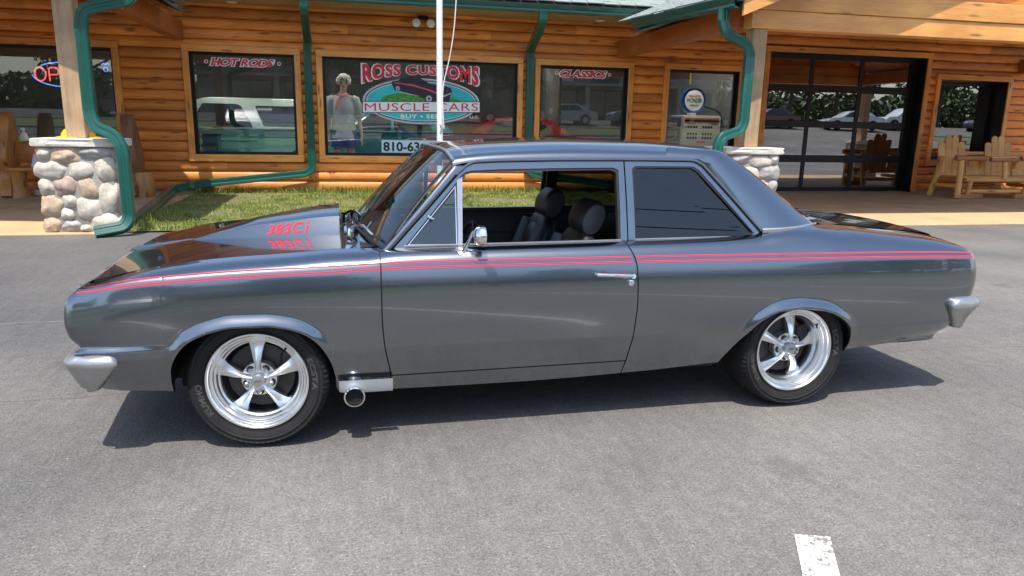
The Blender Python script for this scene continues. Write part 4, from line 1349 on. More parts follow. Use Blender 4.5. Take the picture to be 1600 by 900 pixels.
for side in (1, -1):
    ft = FOOT[side]
    MB().grid([[(x, y - side * .001, z - .010), (x, y - side * .007, z - .006), (x, y - side * .008, z + .010), (x, y - side * .003, z + .015), (x, y + side * .006, z + .016)] for x, y, z in ft]).build('pillar_moulding', M_ALU, CAR)
# rear window and the shelf below it
G = []
for k in range(13):
    t = k / 12
    row = []
    for i in range(25):
        s = -1 + 2 * i / 24
        x = 2.335 - .085 * s * s + (2.935 - 2.335) * t - .02 * s * s * t; z = 1.342 - .010 * s * s + (.950 - 1.342) * t + .02 * math.sin(math.pi * t)
        row.append(P(x, s * (.585 + .03 * t), z - .006))
    G.append(row)
BW = MB().grid(G).build('rear_window', M_GLASS_T, CAR)
MB().tube(G[-1], .010, 8).build('rear_window_moulding', M_ALU, BW)

# ---- boot lid
ws2 = [-.6005 + 1.201 * k / 40 for k in range(41)]
rows = []
for x in list(np.linspace(2.93, 3.60, 30)):
    rows.append([P(x, w, float(_z9(max(3.0, x))) + (.004 if x > 3 else .002) + .022 * (1 - (abs(w) / .6) ** 2.2)) for w in ws2])
for z in (.886, .878, .866, .845, .82, .79, .74, .68):
    rows.append([P(float(_xr(z)) - .006, w, z + .022 * (1 - (abs(w) / .6) ** 2.2) * min(1, (z - .66) / .2)) for w in ws2])
MB().grid(rows).build('boot_lid', M_PAINT, CAR, True, 50)
mb = MB(); mb.box(2.90, 3.55, YC - .60, YC + .60, .70, .84); mb.build('boot_gap', M_BLACK, CAR, False)

# ---- front and rear faces
nf = [tuple(BG[0, j]) for j in range(0, NR, 3)]
MB().grid([[P(x + (-.03 if abs(s) < .9 else 0) + .012, w * s, z) for (x, w, z) in nf] for s in (1, .97, .9, .5, 0, -.5, -.9, -.97, -1)]).build('front_panel', M_PAINT, CAR)
G_ = MB(); G_.box(-.765, -.72, YC - .50, YC + .50, .545, .705, .01); GR = G_.build('grille', M_BLACK, CAR, False)
mb = MB()
for k in range(7): mb.box(-.772, -.763, YC - .49, YC + .49, .553 + k * .022, .560 + k * .022)
mb.build('grille_bar', M_CHROME, GR, False)
for s in (1, -1):
    HL = MB().lathe([(.0, -.02), (.06, -.016), (.085, 0), (.098, .012), (.104, .03)], 28, 'x', P(-.715, .63 * s, .622)).build('headlight', M_LENS, CAR)
    MB().lathe([(.100, .02), (.112, 0), (.116, .03)], 28, 'x', P(-.727, .63 * s, .622)).build('headlight_rim', M_CHROME, HL)
nr = [tuple(BG[-1, j]) for j in range(0, NR, 3) if BG[-1, j, 2] > .40]
MB().grid([[P(x + (.01 if abs(s) < .9 else 0) - .010, w * s, z) for (x, w, z) in nr] for s in (1, .97, .9, .5, 0, -.5, -.9, -.97, -1)]).build('rear_panel', M_PAINT, CAR)
for s in (1, -1):
    mb = MB(); mb.box(3.775, 3.815, YC - .62 * s - .12, YC - .62 * s + .12, .60, .70, .012); mb.build('tail_light', M_LAMP, CAR)

# ---- bumpers: (level z, end x, end w, corner x, corner w, centre x)
def bumper(levels, name, sgn):
    rings = []
    for (z, xe, we, xc, wc, xm) in levels:
        xe, xc, xm, z = .427 + (xe - .427) * .981, .427 + (xc - .427) * .981, .427 + (xm - .427) * .976, 1.4415 + (z - 1.4415) * .981
        half = [(xe, we - .060), (xe, we - .030)]
        for k in range(5):
            a = k / 4 * math.pi / 2; r = .026
            half.append((xe + sgn * r * (1 - math.cos(a)), we - r + r * math.sin(a)))
        half.append(((xe + xc) / 2, (we + wc) / 2 + .012))
        for k in range(8):
            a = k / 7 * math.pi / 2; r = .060
            half.append((xc - sgn * r + sgn * r * math.sin(a), wc - r + r * math.cos(a)))
        half += [(xc + (xm - xc) * .6, .45), (xm, .2)]
        rings.append([P(x, w, z) for x, w in half] + [P(x, -w, z) for x, w in half[::-1]])
    mb = MB()
    mb.loft(rings, True)
    n = len(rings[0])
    for rr in (rings[0], rings[-1]):
        mb.add(rr, [(i, i + 1, n - 2 - i, n - 1 - i) for i in range(n // 2 - 1)])
    return mb.build(name, M_SATIN, CAR, True, 48)
def blev(top, mid, bot, sgn):
    """top, crease, foot: (z, xe, we, xc, wc, xm); the top edge is rolled"""
    out = []
    for k in range(5):
        a = k / 4 * math.pi / 2
        u, v = math.sin(a), math.cos(a)
        out.append(tuple([mid[0] + .012 + (top[0] - mid[0] - .012) * v] + [t + (m - t) * u for t, m in zip(top[1:], mid[1:])]))
    out.append(mid)
    for t in (.06, .12, .5, .94): out.append(tuple(m + (b - m) * t for m, b in zip(mid, bot)))
    z, xe, we, xc, wc, xm = bot
    out.append((z - .004, xe + sgn * .010, we - .010, xc - sgn * .010, wc - .010, xm))
    return out
bumper(blev((.462, -.600, .868, -.730, .832, -.80), (.418, -.558, .897, -.784, .868, -.845), (.298, -.652, .850, -.742, .826, -.80), -1), 'front_bumper', -1)
bumper(blev((.560, 3.695, .868, 3.815, .832, 3.86), (.508, 3.648, .897, 3.878, .868, 3.91), (.380, 3.722, .852, 3.805, .828, 3.84), 1), 'rear_bumper', 1)

# ---- underbody, cabin
mb = MB()
mb.box(-.64, 3.45, YC - .48, YC + .48, .235, .275)
mb.box(.36, 2.24, YC - .78, YC + .78, .245, .285)
mb.box(3.04, 3.40, YC - .74, YC + .74, .335, .36); mb.box(-.60, -.37, YC - .74, YC + .74, .315, .335)
mb.build('floor_pan', M_WELL, CAR, False)
mb = MB()
mb.box(.36, .40, YC - .70, YC + .70, .28, .86)
mb.build('bulkhead', M_PLASTIC, CAR, False)
mb = MB()
mb.box(2.50, 2.54, YC - .70, YC + .70, .28, .93)
mb.box(2.50, 2.92, YC - .66, YC + .66, .915, .925)
mb.build('rear_bulkhead', M_PLASTIC, CAR, False)
for s in (1, -1):
    mb = MB()
    mb.box(.56, 2.50, min(YC - s * .665, YC - s * .71), max(YC - s * .665, YC - s * .71), .30, .868, .01)
    DT = mb.build('door_trim', M_PLASTIC, CAR)
    mb = MB()
    mb.box(.80, 1.66, min(YC - s * .62, YC - s * .668), max(YC - s * .62, YC - s * .668), .60, .65, .015)
    mb.box(.62, 1.72, min(YC - s * .658, YC - s * .668), max(YC - s * .658, YC - s * .668), .74, .755)
    mb.build('armrest', M_PLASTIC, DT)
    mb = MB()
    mb.grid([[P(x, .745 - .002, float(_z9(x)) - .001, s), P(x, .705, float(_z9(x)) - .004, s), P(x, .70, .84, s)] for x in np.linspace(.60, 2.46, 30)])
    mb.build('window_ledge', M_BLACK, CAR)
    # inner pillar behind the door
    mb = MB(); mb.prism([(1.72, .90), (1.79, .90), (1.79, 1.28), (1.72, 1.28)], lambda x, z: T(x, z, -.032, s), lambda x, z: T(x, z, -.07, s)); mb.build('centre_pillar_trim', M_PLASTIC, CAR, False)
rows = []
for x in np.linspace(.92, 2.32, 12):
    rows.append([P(x, w, float(_zcr(x)) - .040 - .05 * (abs(w) / .6) ** 4) for w in np.linspace(-.62, .62, 15)])
MB().grid(rows).build('headliner', M_PLASTIC, CAR)
# dashboard and steering wheel
rows = []
for (x, z) in ((.46, .885), (.60, .895), (.70, .890), (.76, .865), (.77, .80), (.75, .70), (.72, .62)):
    rows.append([P(x + .012 * abs(w), w, z) for w in np.linspace(-.69, .69, 15)])
MB().grid(rows).build('dashboard', M_PLASTIC, CAR)
def ring_pts(c, r, u, v, n=28): return [Vector(c) + Vector(u) * r * math.cos(2 * math.pi * k / n) + Vector(v) * r * math.sin(2 * math.pi * k / n) for k in range(n + 1)]
mb = MB()
cst = P(.98, .36, .80)
mb.tube(ring_pts(cst, .165, (0, 1, 0), (.42, 0, .907)), .012, 8, False)
for a in (0, 2.2, 4.1):
    e = Vector(cst) + Vector((0, 1, 0)) * .16 * math.cos(a) + Vector((.42, 0, .907)) * .16 * math.sin(a)
    mb.tube([Vector(cst) + Vector((-.02, 0, .01)), e], .010, 6)
mb.tube([Vector(cst) + Vector((-.02, 0, .01)), P(.74, .36, .70)], .022, 10)
mb.build('steering_wheel', M_PLASTIC, CAR)
mb = MB(); mb.box(.905, .925, YC + .0 - .10, YC + .10, 1.225, 1.285, .010); mb.build('interior_mirror', M_ALU, CAR)

def seat_bucket(w):
    """high-back bucket with a round headrest"""
    def cush(mb, cx, cz, hw, hl, hz, ax, n=18, m=10, pw=3.2):
        # super-ellipsoid pad in a frame leaning by ax about y
        c, s_ = math.cos(ax), math.sin(ax)
        rings = []
        for i in range(m + 1):
            ph = -math.pi / 2 + math.pi * i / m
            ring = []
            for k in range(n):
                th = 2 * math.pi * k / n
                def sp(v, e): return math.copysign(abs(v) ** e, v)
                e = 2 / pw
                a_ = hl * sp(math.cos(ph), e) * sp(math.cos(th), e); b_ = hw * sp(math.cos(ph), e) * sp(math.sin(th), e); d_ = hz * sp(math.sin(ph), e)
                ring.append(P(cx + a_ * c + d_ * s_, w + b_, cz - a_ * s_ + d_ * c))
            rings.append(ring)
        mb.loft(rings, True, True, True)
    mb = MB(); cush(mb, 1.32, .44, .25, .27, .085, .10); SB = mb.build('seat', M_PLASTIC, CAR)
    mb = MB(); cush(mb, 1.575, .66, .225, .065, .265, .26); cush(mb, 1.535, .64, .12, .055, .22, .26)
    mb.build('backrest', M_PLASTIC, SB)
    for q in (1, -1):
        mb = MB(); w_ = w; cush_w = w + q * .165
        rings = []
        mb.tube([P(1.47, cush_w, .52), P(1.52, cush_w, .70), P(1.575, cush_w, .86)], [.05, .055, .04], 12); mb.build('bolster', M_VINYL_GREY, SB)
    hx, hz = HR
    mb = MB()
    rings = []
    for (dw, k) in ((-.125, .55), (-.118, .84), (-.10, .97), (-.05, 1.0), (.05, 1.0), (.10, .97), (.118, .84), (.125, .55)):
        rings.append([P(hx + .070 * k * math.cos(a) + .02 * math.sin(a), w + dw, hz + .098 * k * math.sin(a)) for a in [2 * math.pi * m / 24 for m in range(24)]])
    mb.loft(rings, True, True, True).build('headrest', M_PLASTIC, SB)
    for q in (1, -1):
        MB().loft([[P(hx + .058 * k * math.cos(a) + .02 * math.sin(a), w + q * dw, hz + .082 * k * math.sin(a)) for a in [2 * math.pi * m / 24 for m in range(24)]] for dw, k in ((.118, 1.0), (.126, .92), (.129, .6))], True, False, True).build('headrest_panel', M_VINYL_GREY, SB)
    mb = MB(); mb.tube([P(hx - .01, w - .05, hz - .12), P(hx, w - .05, hz)], .008, 6); mb.tube([P(hx - .01, w + .05, hz - .12), P(hx, w + .05, hz)], .008, 6); mb.build('headrest_post', M_CHROME, SB)
HR = (1.665, .970)
seat_bucket(.36); seat_bucket(-.36)
mb = MB(); mb.box(2.10, 2.46, YC - .60, YC + .60, .35, .56, .05); mb.box(2.34, 2.50, YC - .60, YC + .60, .50, .92, .05); mb.build('rear_seat', M_PLASTIC, CAR)

# ---- door furniture
def hnd(side):
    mb = MB()
    z0 = .762
    def S_(x, z, o):
        col = BG[int(np.argmin(np.abs(np.array(XS) - x)))]
        return P(x, float(np.interp(z, col[10:, 2], col[10:, 1])) + o, z, side)
    mb.tube([S_(1.545, .765, .004), S_(1.552, .765, .022), S_(1.60, .764, .030), S_(1.68, .760, .032), S_(1.725, .757, .028)], [.008, .009, .0085, .009, .010], 10)
    mb.tube([S_(1.69, .748, 0), S_(1.69, .752, .028)], [.012, .011], 10); mb.tube([S_(1.73, .748, 0), S_(1.728, .755, .026)], [.013, .012], 10)
    H = mb.build('door_handle', M_CHROME, CAR)
    a, b = Vector(S_(1.722, .722, -.002)), Vector(S_(1.722, .722, .016))
    MB().tube([a, b, b + (b - a) * .15], [.015, .0145, .008], 16).build('door_lock', M_CHROME, CAR)
hnd(1); hnd(-1)
def mirror(side):
    def S_(x, j_w, z): return P(x, j_w, z, side)
    mb = MB()
    # oval foot on the shoulder
    ring = []
    for (r, h) in ((1.0, 0), (1.0, .006), (.82, .012), (.4, .018)):
        ring.append([S_(.945 + .058 * r * math.cos(a), .815 + .020 * r * math.sin(a) - h * .45, .868 - .6 * .020 * r * math.sin(a) + h) for a in [2 * math.pi * k / 24 for k in range(24)]])
    mb.loft(ring, True, False, True)
    mb.tube([S_(.925, .812, .880), S_(.938, .815, .905), S_(.952, .818, .935), S_(.962, .822, .962), S_(.972, .826, .972)], [.0165, .0145, .0125, .0115, .010], 10, flat=.6)
    AR2 = mb.build('mirror_stem', M_CHROME, CAR)
    mb = MB()
    rings = []
    for (t, r) in ((-.026, .15), (-.024, .5), (-.016, .78), (0, .95), (.018, 1.0), (.024, .97), (.025, .88)):
        rings.append([S_(.990 + t * 1.0 + .0, .848 + .056 * r * math.cos(a), .953 + .049 * r * math.sin(a)) for a in [2 * math.pi * k / 24 for k in range(24)]])
    mb.loft(rings, True, True, False)
    H = mb.build('mirror_head', M_CHROME, CAR)
    MB().add([S_(1.012, .848 + .050 * math.cos(a), .953 + .043 * math.sin(a)) for a in [2 * math.pi * k / 24 for k in range(24)]], [tuple(range(24))]).build('mirror_glass', M_LENS, H)
mirror(1)

# ---- side exhaust and its pale panel
for side in (1, -1):
    mb = MB()
    g = []
    for x in np.linspace(.352, .592, 9):
        zt = .302; zl = .238 + .008 * max(0, (.40 - x) / .05)
        g.append([P(x, w, z, side) for w, z in ((.850, zt), (.848, zt - .012), (.845, zl + .02), (.838, zl), (.80, zl - .004))])
    mb.grid(g)
    mb.build('exhaust_panel', M_WHITE_P, CAR)
    mb = MB()
    c = P(.418, .0, .232, side)
    mb.lathe([(.036, -side * (.66)), (.045, -side * (.70)), (.046, -side * (.872)), (.047, -side * .878), (.041, -side * .880), (.037, -side * .872), (.036, -side * .70)], 28, 'y', (c[0], YC, c[2]))
    EX = mb.build('exhaust_tip', M_CHROME, CAR)
    MB().lathe([(.0, -side * .855), (.0362, -side * .858), (.0366, -side * .872)], 20, 'y', (c[0], YC, c[2])).build('exhaust_bore', M_WELL, EX)  # black disc just inside the mouth, painted shade for the pipe's dark inside

# ---- wheels: local frame, face towards -y, hub at the origin
def wheel(name, loc, rz, rot, deep, tyre_w, side):
    TR = .3125
    ro = bpy.data.objects.new(name, None)
    # tyre
    prof = [(.213, .012), (.222, .004), (.2305, -.001), (.232, -.004), (.234, -.002), (.250, -.010), (.264, -.013), (.2665, -.0165), (.2695, -.0165), (.272, -.013), (.284, -.0125), (.2870, -.0150), (.2895, -.0125), (.2965, -.004), (.303, .008), (.3075, .022), (.3105, .040), (.3125, .075)]
    half = tyre_w / 2 + .0
    full = prof + [(r, 2 * half - y) for r, y in prof[::-1]]
    n = 150
    vs = []; fs = []
    m = len(full)
    for k in range(n):
        a = 2 * math.pi * k / n
        for q, (r, y) in enumerate(full):
            if 12 <= q <= 16 and k % 2 == 0: r -= .0055
            vs.append((r * math.cos(a), y, r * math.sin(a)))
    for k in range(n):
        k2 = (k + 1) % n
        for q in range(m - 1): fs.append((k * m + q, k2 * m + q, k2 * m + q + 1, k * m + q + 1))
    mbr = MB()
    # rim: lip, steps, barrel
    d = deep
    rp = [(.211, .016), (.2225, .006), (.2235, -.002), (.2215, -.0055), (.214, -.005), (.2085, .001), (.2065, .010), (.2050, .016), (.1975, .018), (.1945, .022), (.193, .030), (.191, .034), (.184, .036), (.1815, .041), (.1795, .050 + d * .3), (.176, .054 + d * .5), (.171, .056 + d * .7), (.168, .062 + d), (.1665, .075 + d), (.166, .12 + d), (.150, .17)]
    mbr.lathe(rp, 72, 'y')
    # five tapering spokes, ridge in the middle
    for s in range(5):
        a = rot + s * 2 * math.pi / 5
        rad = Vector((math.cos(a), 0, math.sin(a))); tan = Vector((-math.sin(a), 0, math.cos(a)))
        rings = []
        for (r, hw, yo) in ((.026, .0150, .030 + d * .75), (.045, .0135, .022 + d * .7), (.07, .0150, .022 + d * .7), (.10, .0195, .030 + d * .78), (.13, .0265, .042 + d * .9), (.150, .0325, .052 + d), (.160, .0375, .060 + d), (.171, .0395, .072 + d)):
            c = rad * r
            ring = [c - tan * hw + Vector((0, yo + .017, 0)), c - tan * hw * .92 + Vector((0, yo + .008, 0)), c - tan * hw * .30 + Vector((0, yo - .005, 0)), c + Vector((0, yo - .0075, 0)), c + tan * hw * .30 + Vector((0, yo - .005, 0)), c + tan * hw * .92 + Vector((0, yo + .008, 0)), c + tan * hw + Vector((0, yo + .017, 0)), c + tan * hw * .8 + Vector((0, yo + .040, 0)), c - tan * hw * .8 + Vector((0, yo + .040, 0))]
            rings.append(ring)
        mbr.loft(rings, True, True, True)
    # lug plate between the spokes
    mbr.lathe([(.026, .034 + d * .75), (.052, .036 + d * .75), (.0765, .040 + d * .75), (.079, .046 + d * .75), (.079, .08 + d)], 40, 'y')
    # valve stem
    av = rot - .75
    vv = Vector((math.cos(av), 0, math.sin(av)))
    RIM = mbr.build(name, M_POLISH, CAR, True, 32)
    RIM.location = loc; RIM.rotation_euler = (0, 0, rz)
    TY = mesh_obj('tyre', vs, fs, M_RUBBER, RIM, True, 38)
    MB().tube([vv * .190 + Vector((0, .036, 0)), vv * .176 + Vector((0, .006 + d * .2, 0))], [.005, .0042], 8).build('valve_stem', M_BLACK, RIM)
    # hub cap
    CP = MB().lathe([(.0, .000 + d * .7), (.018, .001 + d * .7), (.027, .0035 + d * .7), (.030, .008 + d * .7), (.0325, .014 + d * .7), (.033, .04 + d * .75)], 36, 'y').build('hub_cap', M_ALU, RIM, True, 40)
    mb = MB()
    mb.tube([(-.014, -.0005 + d * .7, -.004), (-.004, -.0012 + d * .7, .004), (.004, -.0012 + d * .7, -.002), (.014, -.0005 + d * .7, .006)], .0018, 6)
    mb.build('hub_emblem', M_IRON, RIM)
    nut = None
    for s in range(5):
        a = rot + (s + .5) * 2 * math.pi / 5
        c = Vector((math.cos(a) * .0565, .038 + d * .75, math.sin(a) * .0565))
        if nut is None:
            mb = MB()
            mb.lathe([(.0165, -.001), (.0165, .001), (.0130, .0015)], 20, 'y')
            mb.lathe([(.0, -.022), (.006, -.021), (.0098, -.017), (.0105, 0)], 6, 'y')
            nut = mb.build('lug_nut', M_ALU, RIM, True, 25); o = nut
            HO = MB().lathe([(.0, -.0014), (.0178, -.0014)], 20, 'y').build('lug_recess', M_IRON, RIM, False); ho = HO
        else:
            o = nut.copy(); COL.objects.link(o); o.parent = RIM
            ho = HO.copy(); COL.objects.link(ho); ho.parent = RIM
        o.location = c; ho.location = c
    # brake disc and caliper
    mb = MB(); mb.lathe([(.07, .098 + d * .6), (.145, .098 + d * .6), (.147, .10 + d * .6), (.147, .12 + d * .6), (.07, .122 + d * .6)], 48, 'y')
    BD = mb.build('brake_disc', M_IRON, RIM)
    mb = MB(); mb.lathe([(.0, .135 + d * .4), (.166, .135 + d * .4)], 32, 'y'); mb.build('brake_shield', M_WELL, RIM)
    mb = MB(); mb.box(.085, .150, .085 + d * .5, .14 + d * .5, .02, .105, .012); mb.build('brake_caliper', M_IRON, RIM)
    # raised sidewall letters
    for txt, ang in (("KUMHO", math.pi + .32), ("ECSTA", .12), ) if side > 0 else ():
        tv, tf = text_mesh(txt, 1, 1, 0, .03, 1.0)
        R0, hgt, arc = .2370, .025, .62
        out = []
        for v in tv:
            a = ang + (.5 - v.x) * arc * (1 if txt else 1)
            r = R0 + v.y * hgt
            out.append((r * math.cos(a), np.interp(r, [.232, .250, .264, .272, .288], [-.002, -.010, -.013, -.013, -.012]) - .0016, r * math.sin(a)))
        mesh_obj('sidewall_lettering', out, tf, M_TLET, RIM, False)
    return RIM
wheel('front_wheel', (0, 0.004, .3125), R_(-5), R_(92), .0, .215, 1)
wheel('rear_wheel', (2.692, .012, .3125), R_(1.0), R_(82), .028, .245, 1)
wheel('front_wheel', (0, 2 * YC - .004, .3125), math.pi - R_(5), R_(92), .0, .215, -1)
wheel('rear_wheel', (2.692, 2 * YC - .012, .3125), math.pi, R_(75), .028, .245, -1)
# ================================================================== porch piers, posts, seats
def stone_mat():
    t = NT("field_stone"); v = t.coords()
    oi = t.node('ShaderNodeObjectInfo')
    tone = t.ramp(oi.outputs['Random'], [(0, (.55, .49, .41)), (.2, (.46, .33, .27)), (.36, (.58, .52, .44)), (.52, (.55, .41, .28)), (.66, (.42, .39, .36)), (.80, (.62, .56, .46)), (1, (.50, .37, .32))], 'CONSTANT')
    n = t.noise(v, 9, 6, .65); n2 = t.noise(v, 60, 4, .7)
    c = t.mix(1.0, tone, t.ramp(n, [(.28, (.62, .62, .62)), (.7, (1.14, 1.14, 1.14))]), 'MULTIPLY')
    c = t.mix(1.0, c, t.ramp(n2, [(.3, (.82, .82, .82)), (.7, (1.12, 1.12, 1.12))]), 'MULTIPLY')
    t.base(c); t.set(Roughness=.78); t.bump(t.math('ADD', n, t.math('MULTIPLY', n2, .4)), .5, .012); return t.m
M_STONE = stone_mat()
M_MORTAR = concrete_mat("mortar", (.33, .31, .28))
def cap_mat():
    t = NT("cut_limestone"); v = t.coords()
    n = t.noise(v, 7, 6, .7); n2 = t.noise(v, 45, 4, .7)
    t.base(t.mix(1.0, t.ramp(n, [(.3, (.52, .48, .41)), (.7, (.76, .73, .66))]), t.ramp(n2, [(.3, (.84, .84, .84)), (.7, (1.08, 1.08, 1.08))]), 'MULTIPLY'))
    t.set(Roughness=.85); t.bump(n2, .6, .01); return t.m
M_CAP = cap_mat()
def pebble(hw, hd, hz, seed, nu=22, nv=13):
    rings = []
    r = random.Random(seed)
    e = r.uniform(.72, .92); tw = r.uniform(-.35, .35)
    for i in range(nv + 1):
        ph = -math.pi / 2 + math.pi * i / nv
        ring = []
        for k in range(nu):
            th = 2 * math.pi * k / nu
            x = math.copysign(abs(math.cos(th)) ** e, math.cos(th)) * math.cos(ph); z = math.copysign(abs(math.sin(th)) ** e, math.sin(th)) * math.cos(ph); y = math.sin(ph)
            d = 1 + .24 * noise.noise((x * 1.3 + seed * 3.7, y * 1.3, z * 1.3 + seed)) + .09 * noise.noise((x * 2.6 + seed, y * 2.6, z * 2.6)) + .025 * noise.noise((x * 7 + seed, y * 7, z * 7))
            X, Z = x * hw * d, z * hz * d
            ring.append((X * math.cos(tw * .5) - Z * math.sin(tw * .5), y * hd * d, X * math.sin(tw * .5) + Z * math.cos(tw * .5)))
        rings.append(ring)
    return MB().loft(rings, True, True, True)
FRONT = [(-3.26, 1.01, 0.089, 0.076), (-3.03, 0.98, 0.193, 0.101), (-2.69, 1.02, 0.204, 0.075), (-3.2, 0.81, 0.179, 0.118), (-2.87, 0.80, 0.168, 0.118), (-2.58, 0.83, 0.108, 0.150), (-3.27, 0.6, 0.089, 0.119), (-3.06, 0.6, 0.150, 0.122), (-2.80, 0.58, 0.112, 0.138), (-2.57, 0.47, 0.125, 0.191), (-3.235, 0.36, 0.125, 0.145), (-3.02, 0.42, 0.088, 0.090), (-2.81, 0.31, 0.150, 0.166), (-3.06, 0.25, 0.085, 0.072), (-3.25, 0.11, 0.105, 0.100), (-3.03, 0.11, 0.125, 0.075), (-2.64, 0.13, 0.185, 0.135), (-2.87, 0.07, 0.070, 0.048)]
SIDE = [(7.03, 1.0, .10, .10), (7.25, .98, .14, .09), (7.52, 1.0, .14, .085), (7.09, .78, .13, .12), (7.36, .79, .15, .12), (7.60, .75, .10, .13), (7.02, .55, .10, .11), (7.24, .56, .13, .11), (7.50, .50, .14, .14), (7.06, .32, .12, .12), (7.32, .30, .16, .13), (7.6, .26, .10, .12), (7.0, .11, .10, .09), (7.22, .10, .14, .08), (7.50, .10, .15, .10)]
def pier(cx, label, post_label, seed0, mirror, with_post=True, group=None):
    """stone pier; the list of stones is laid out about x = -2.9"""
    p = thing('stone_pier', label, 'stone pier', (cx, 7.32, 0), 0, 'porch piers and posts')
    def to(mb, name, mat, sm=True, ang=35):
        o = mb.build(name, mat, None, sm, ang); o.parent = p; o.matrix_parent_inverse = Matrix.Translation((-cx, -7.32, 0)); return o
    to(MB().box(cx - .430, cx + .430, 6.928, 7.50, -.05, 1.09, .03), 'mortar_core', M_MORTAR)
    # rough cut cap
    mb = MB(); g = []
    hx, hy = .478, .36
    loop = []
    for k in range(72):
        t = k / 72 * 4
        s = int(t); u = t - s
        q = [(-1 + 2 * u, -1), (1, -1 + 2 * u), (1 - 2 * u, 1), (-1, 1 - 2 * u)][s]
        loop.append(q)
    for (z, ins) in ((1.085, .03), (1.095, .0), (1.12, -.008), (1.15, .004), (1.178, -.004), (1.188, .012)):
        g.append([(cx + qx * (hx - ins - .014 * noise.noise((qx * 3 + seed0, qy * 3, z * 30))), 7.235 + qy * (hy - ins - .014 * noise.noise((qx * 3, qy * 3 + seed0, z * 30))), z) for qx, qy in loop])
    mb.loft(g, True, True, True); to(mb, 'cap_stone', M_CAP, True, 25)
    s = seed0
    for (x, z, hw, hz) in FRONT:
        s += 1
        dx = (x + 2.9) * (-1 if mirror else 1)
        mb = pebble(hw * 1.09, .085, hz * 1.08, s)
        o = mb.build('stone', M_STONE, p); o.location = (dx, 6.955 - 7.32 + .012, z)
    for sx in (1, -1):
        for (y, z, hw, hz) in SIDE:
            s += 1
            mb = pebble(hw * 1.06, .075, hz * 1.06, s)
            o = mb.build('stone', M_STONE, p); o.location = (sx * .400, (y - 6.93) * .70 + 6.95 - 7.32, z); o.scale = (.8, 1, 1); o.rotation_euler = (0, 0, sx * math.pi / 2)
    if with_post:
        q = thing('porch_post', post_label, 'post', (cx, 7.12, 1.188), 0, 'porch piers and posts')
        o = MB().box(-.112, .112, -.112, .112, 0, 1.715, .008).build('timber', M_POST, q, False)
    return p
pier(-2.9, 'rounded fieldstone pier with white cut cap beside the lawn, yellow hat on it', 'weathered square porch post with the green downspout bent round its foot, left of the hood', 100, False)
pier(6.40, 'rounded fieldstone pier with white cut cap showing behind the coupe rear roof pillar', 'weathered square porch post in front of the garage door with green downspout beside it', 300, True)
pier(16.95, 'fieldstone pier beyond the frame, seen mirrored in the right garage door panes', 'far porch post, seen mirrored in the right garage door panes', 500, False)

# yellow hat on the cap
M_YEL = plain("yellow_plastic", (.80, .50, .03), .4, 0, .06)
h = thing('hard_hat', 'yellow domed hat lying on the stone pier cap behind the post', 'hat', (-2.95, 7.26, 1.188))
MB().lathe([(.26, .0), (.255, .014), (.20, .022), (.19, .06), (.155, .105), (.09, .13), (0, .14)], 28, 'z').build('shell', M_YEL, h)
M_BOXG = plain("pale_green_card", (.30, .42, .36), .6)

# flagpole and its rope
M_POLE = plain("white_pole_paint", (.74, .75, .76), .25, 0, .04, 3, 0, Coat_Weight=.5)
fp = thing('flagpole', 'white flagpole rising from the lawn behind the coupe windscreen', 'flagpole', (1.775, 8.0, 0))
MB().lathe([(.047, 0), (.047, 4.0), (.044, 7.5), (.030, 9.0), (0, 9.0)], 24, 'z').build('pole', M_POLE, fp)
MB().lathe([(.14, .0), (.14, .03), (.07, .06), (.05, .10)], 24, 'z').build('collar', M_POLE, fp)
mb = MB(); mb.tube([(.0, -.05, 1.32), (.02, -.05, 1.38), (.0, -.05, 1.44)], .012, 8); mb.build('cleat', M_ALU, fp)
rp = [(.055, -.055, 1.38), (.03, -.06, 1.8), (.05, -.06, 2.05), (.13, -.07, 2.35), (.20, -.08, 2.75), (.235, -.085, 3.2), (.25, -.08, 3.8), (.2, -.07, 5.5), (.06, -.05, 8.9)]
M_ROPE = plain("rope_white", (.70, .69, .66), .8, 0, .1)
o = MB().tube(smooth_path(rp, .5, 5), .0075, 6).build('rope', M_ROPE, fp)

# carved log bench by the left window
M_HONEY = wood("honey_log", (.50, .22, .055), (18, 18, 1.2), .5, True, .3, .08, .34, (4, 4, 1.2))
M_HONEYX = wood("honey_plank", (.50, .21, .05), (1.2, 20, 20), .5, True, .3, .08, .34)
M_BARK = wood("dark_carved_log", (.26, .125, .05), (14, 14, 1.5), .6, True, .15, .08, .4, (3, 3, 1))
lb = thing('log_bench', 'carved brown log bench with live edge ends under the neon sign window', 'bench', (-4.55, 11.6, .022))
def lob(mb, name, mat, sm=True, ang=40): return mb.build(name, mat, lb, sm, ang)
def slab_end(x, mat, flip):
    """upright live-edge slab, wavy outline"""
    poly = [(-.36, 0), (-.30, .16), (-.19, .34), (-.21, .50), (-.30, .62), (-.27, .86), (-.20, 1.08), (-.17, 1.28), (-.10, 1.44), (.02, 1.50), (.12, 1.42), (.20, 1.24), (.24, 1.0), (.30, .74), (.30, .55), (.24, .42), (.26, .22), (.36, .1), (.37, 0)]
    mb = MB()
    rings = []
    for (dx, k) in ((-.10, .86), (-.085, .96), (-.03, 1.0), (.03, 1.0), (.085, .96), (.10, .86)):
        rings.append([(x + dx + .03 * math.sin(z * 3.0) * (1 if flip else -1), .04 + (y - .0) * k, .02 + (z) * (.97 + .03 * k)) for y, z in resample(round_poly(poly, .08, 3), 60, True)])
    mb.loft(rings, True, True, True)
    return lob(mb, 'end_slab', mat, True, 50)
slab_end(-.98, M_HONEY, False)
es = slab_end(1.06, M_BARK, True)
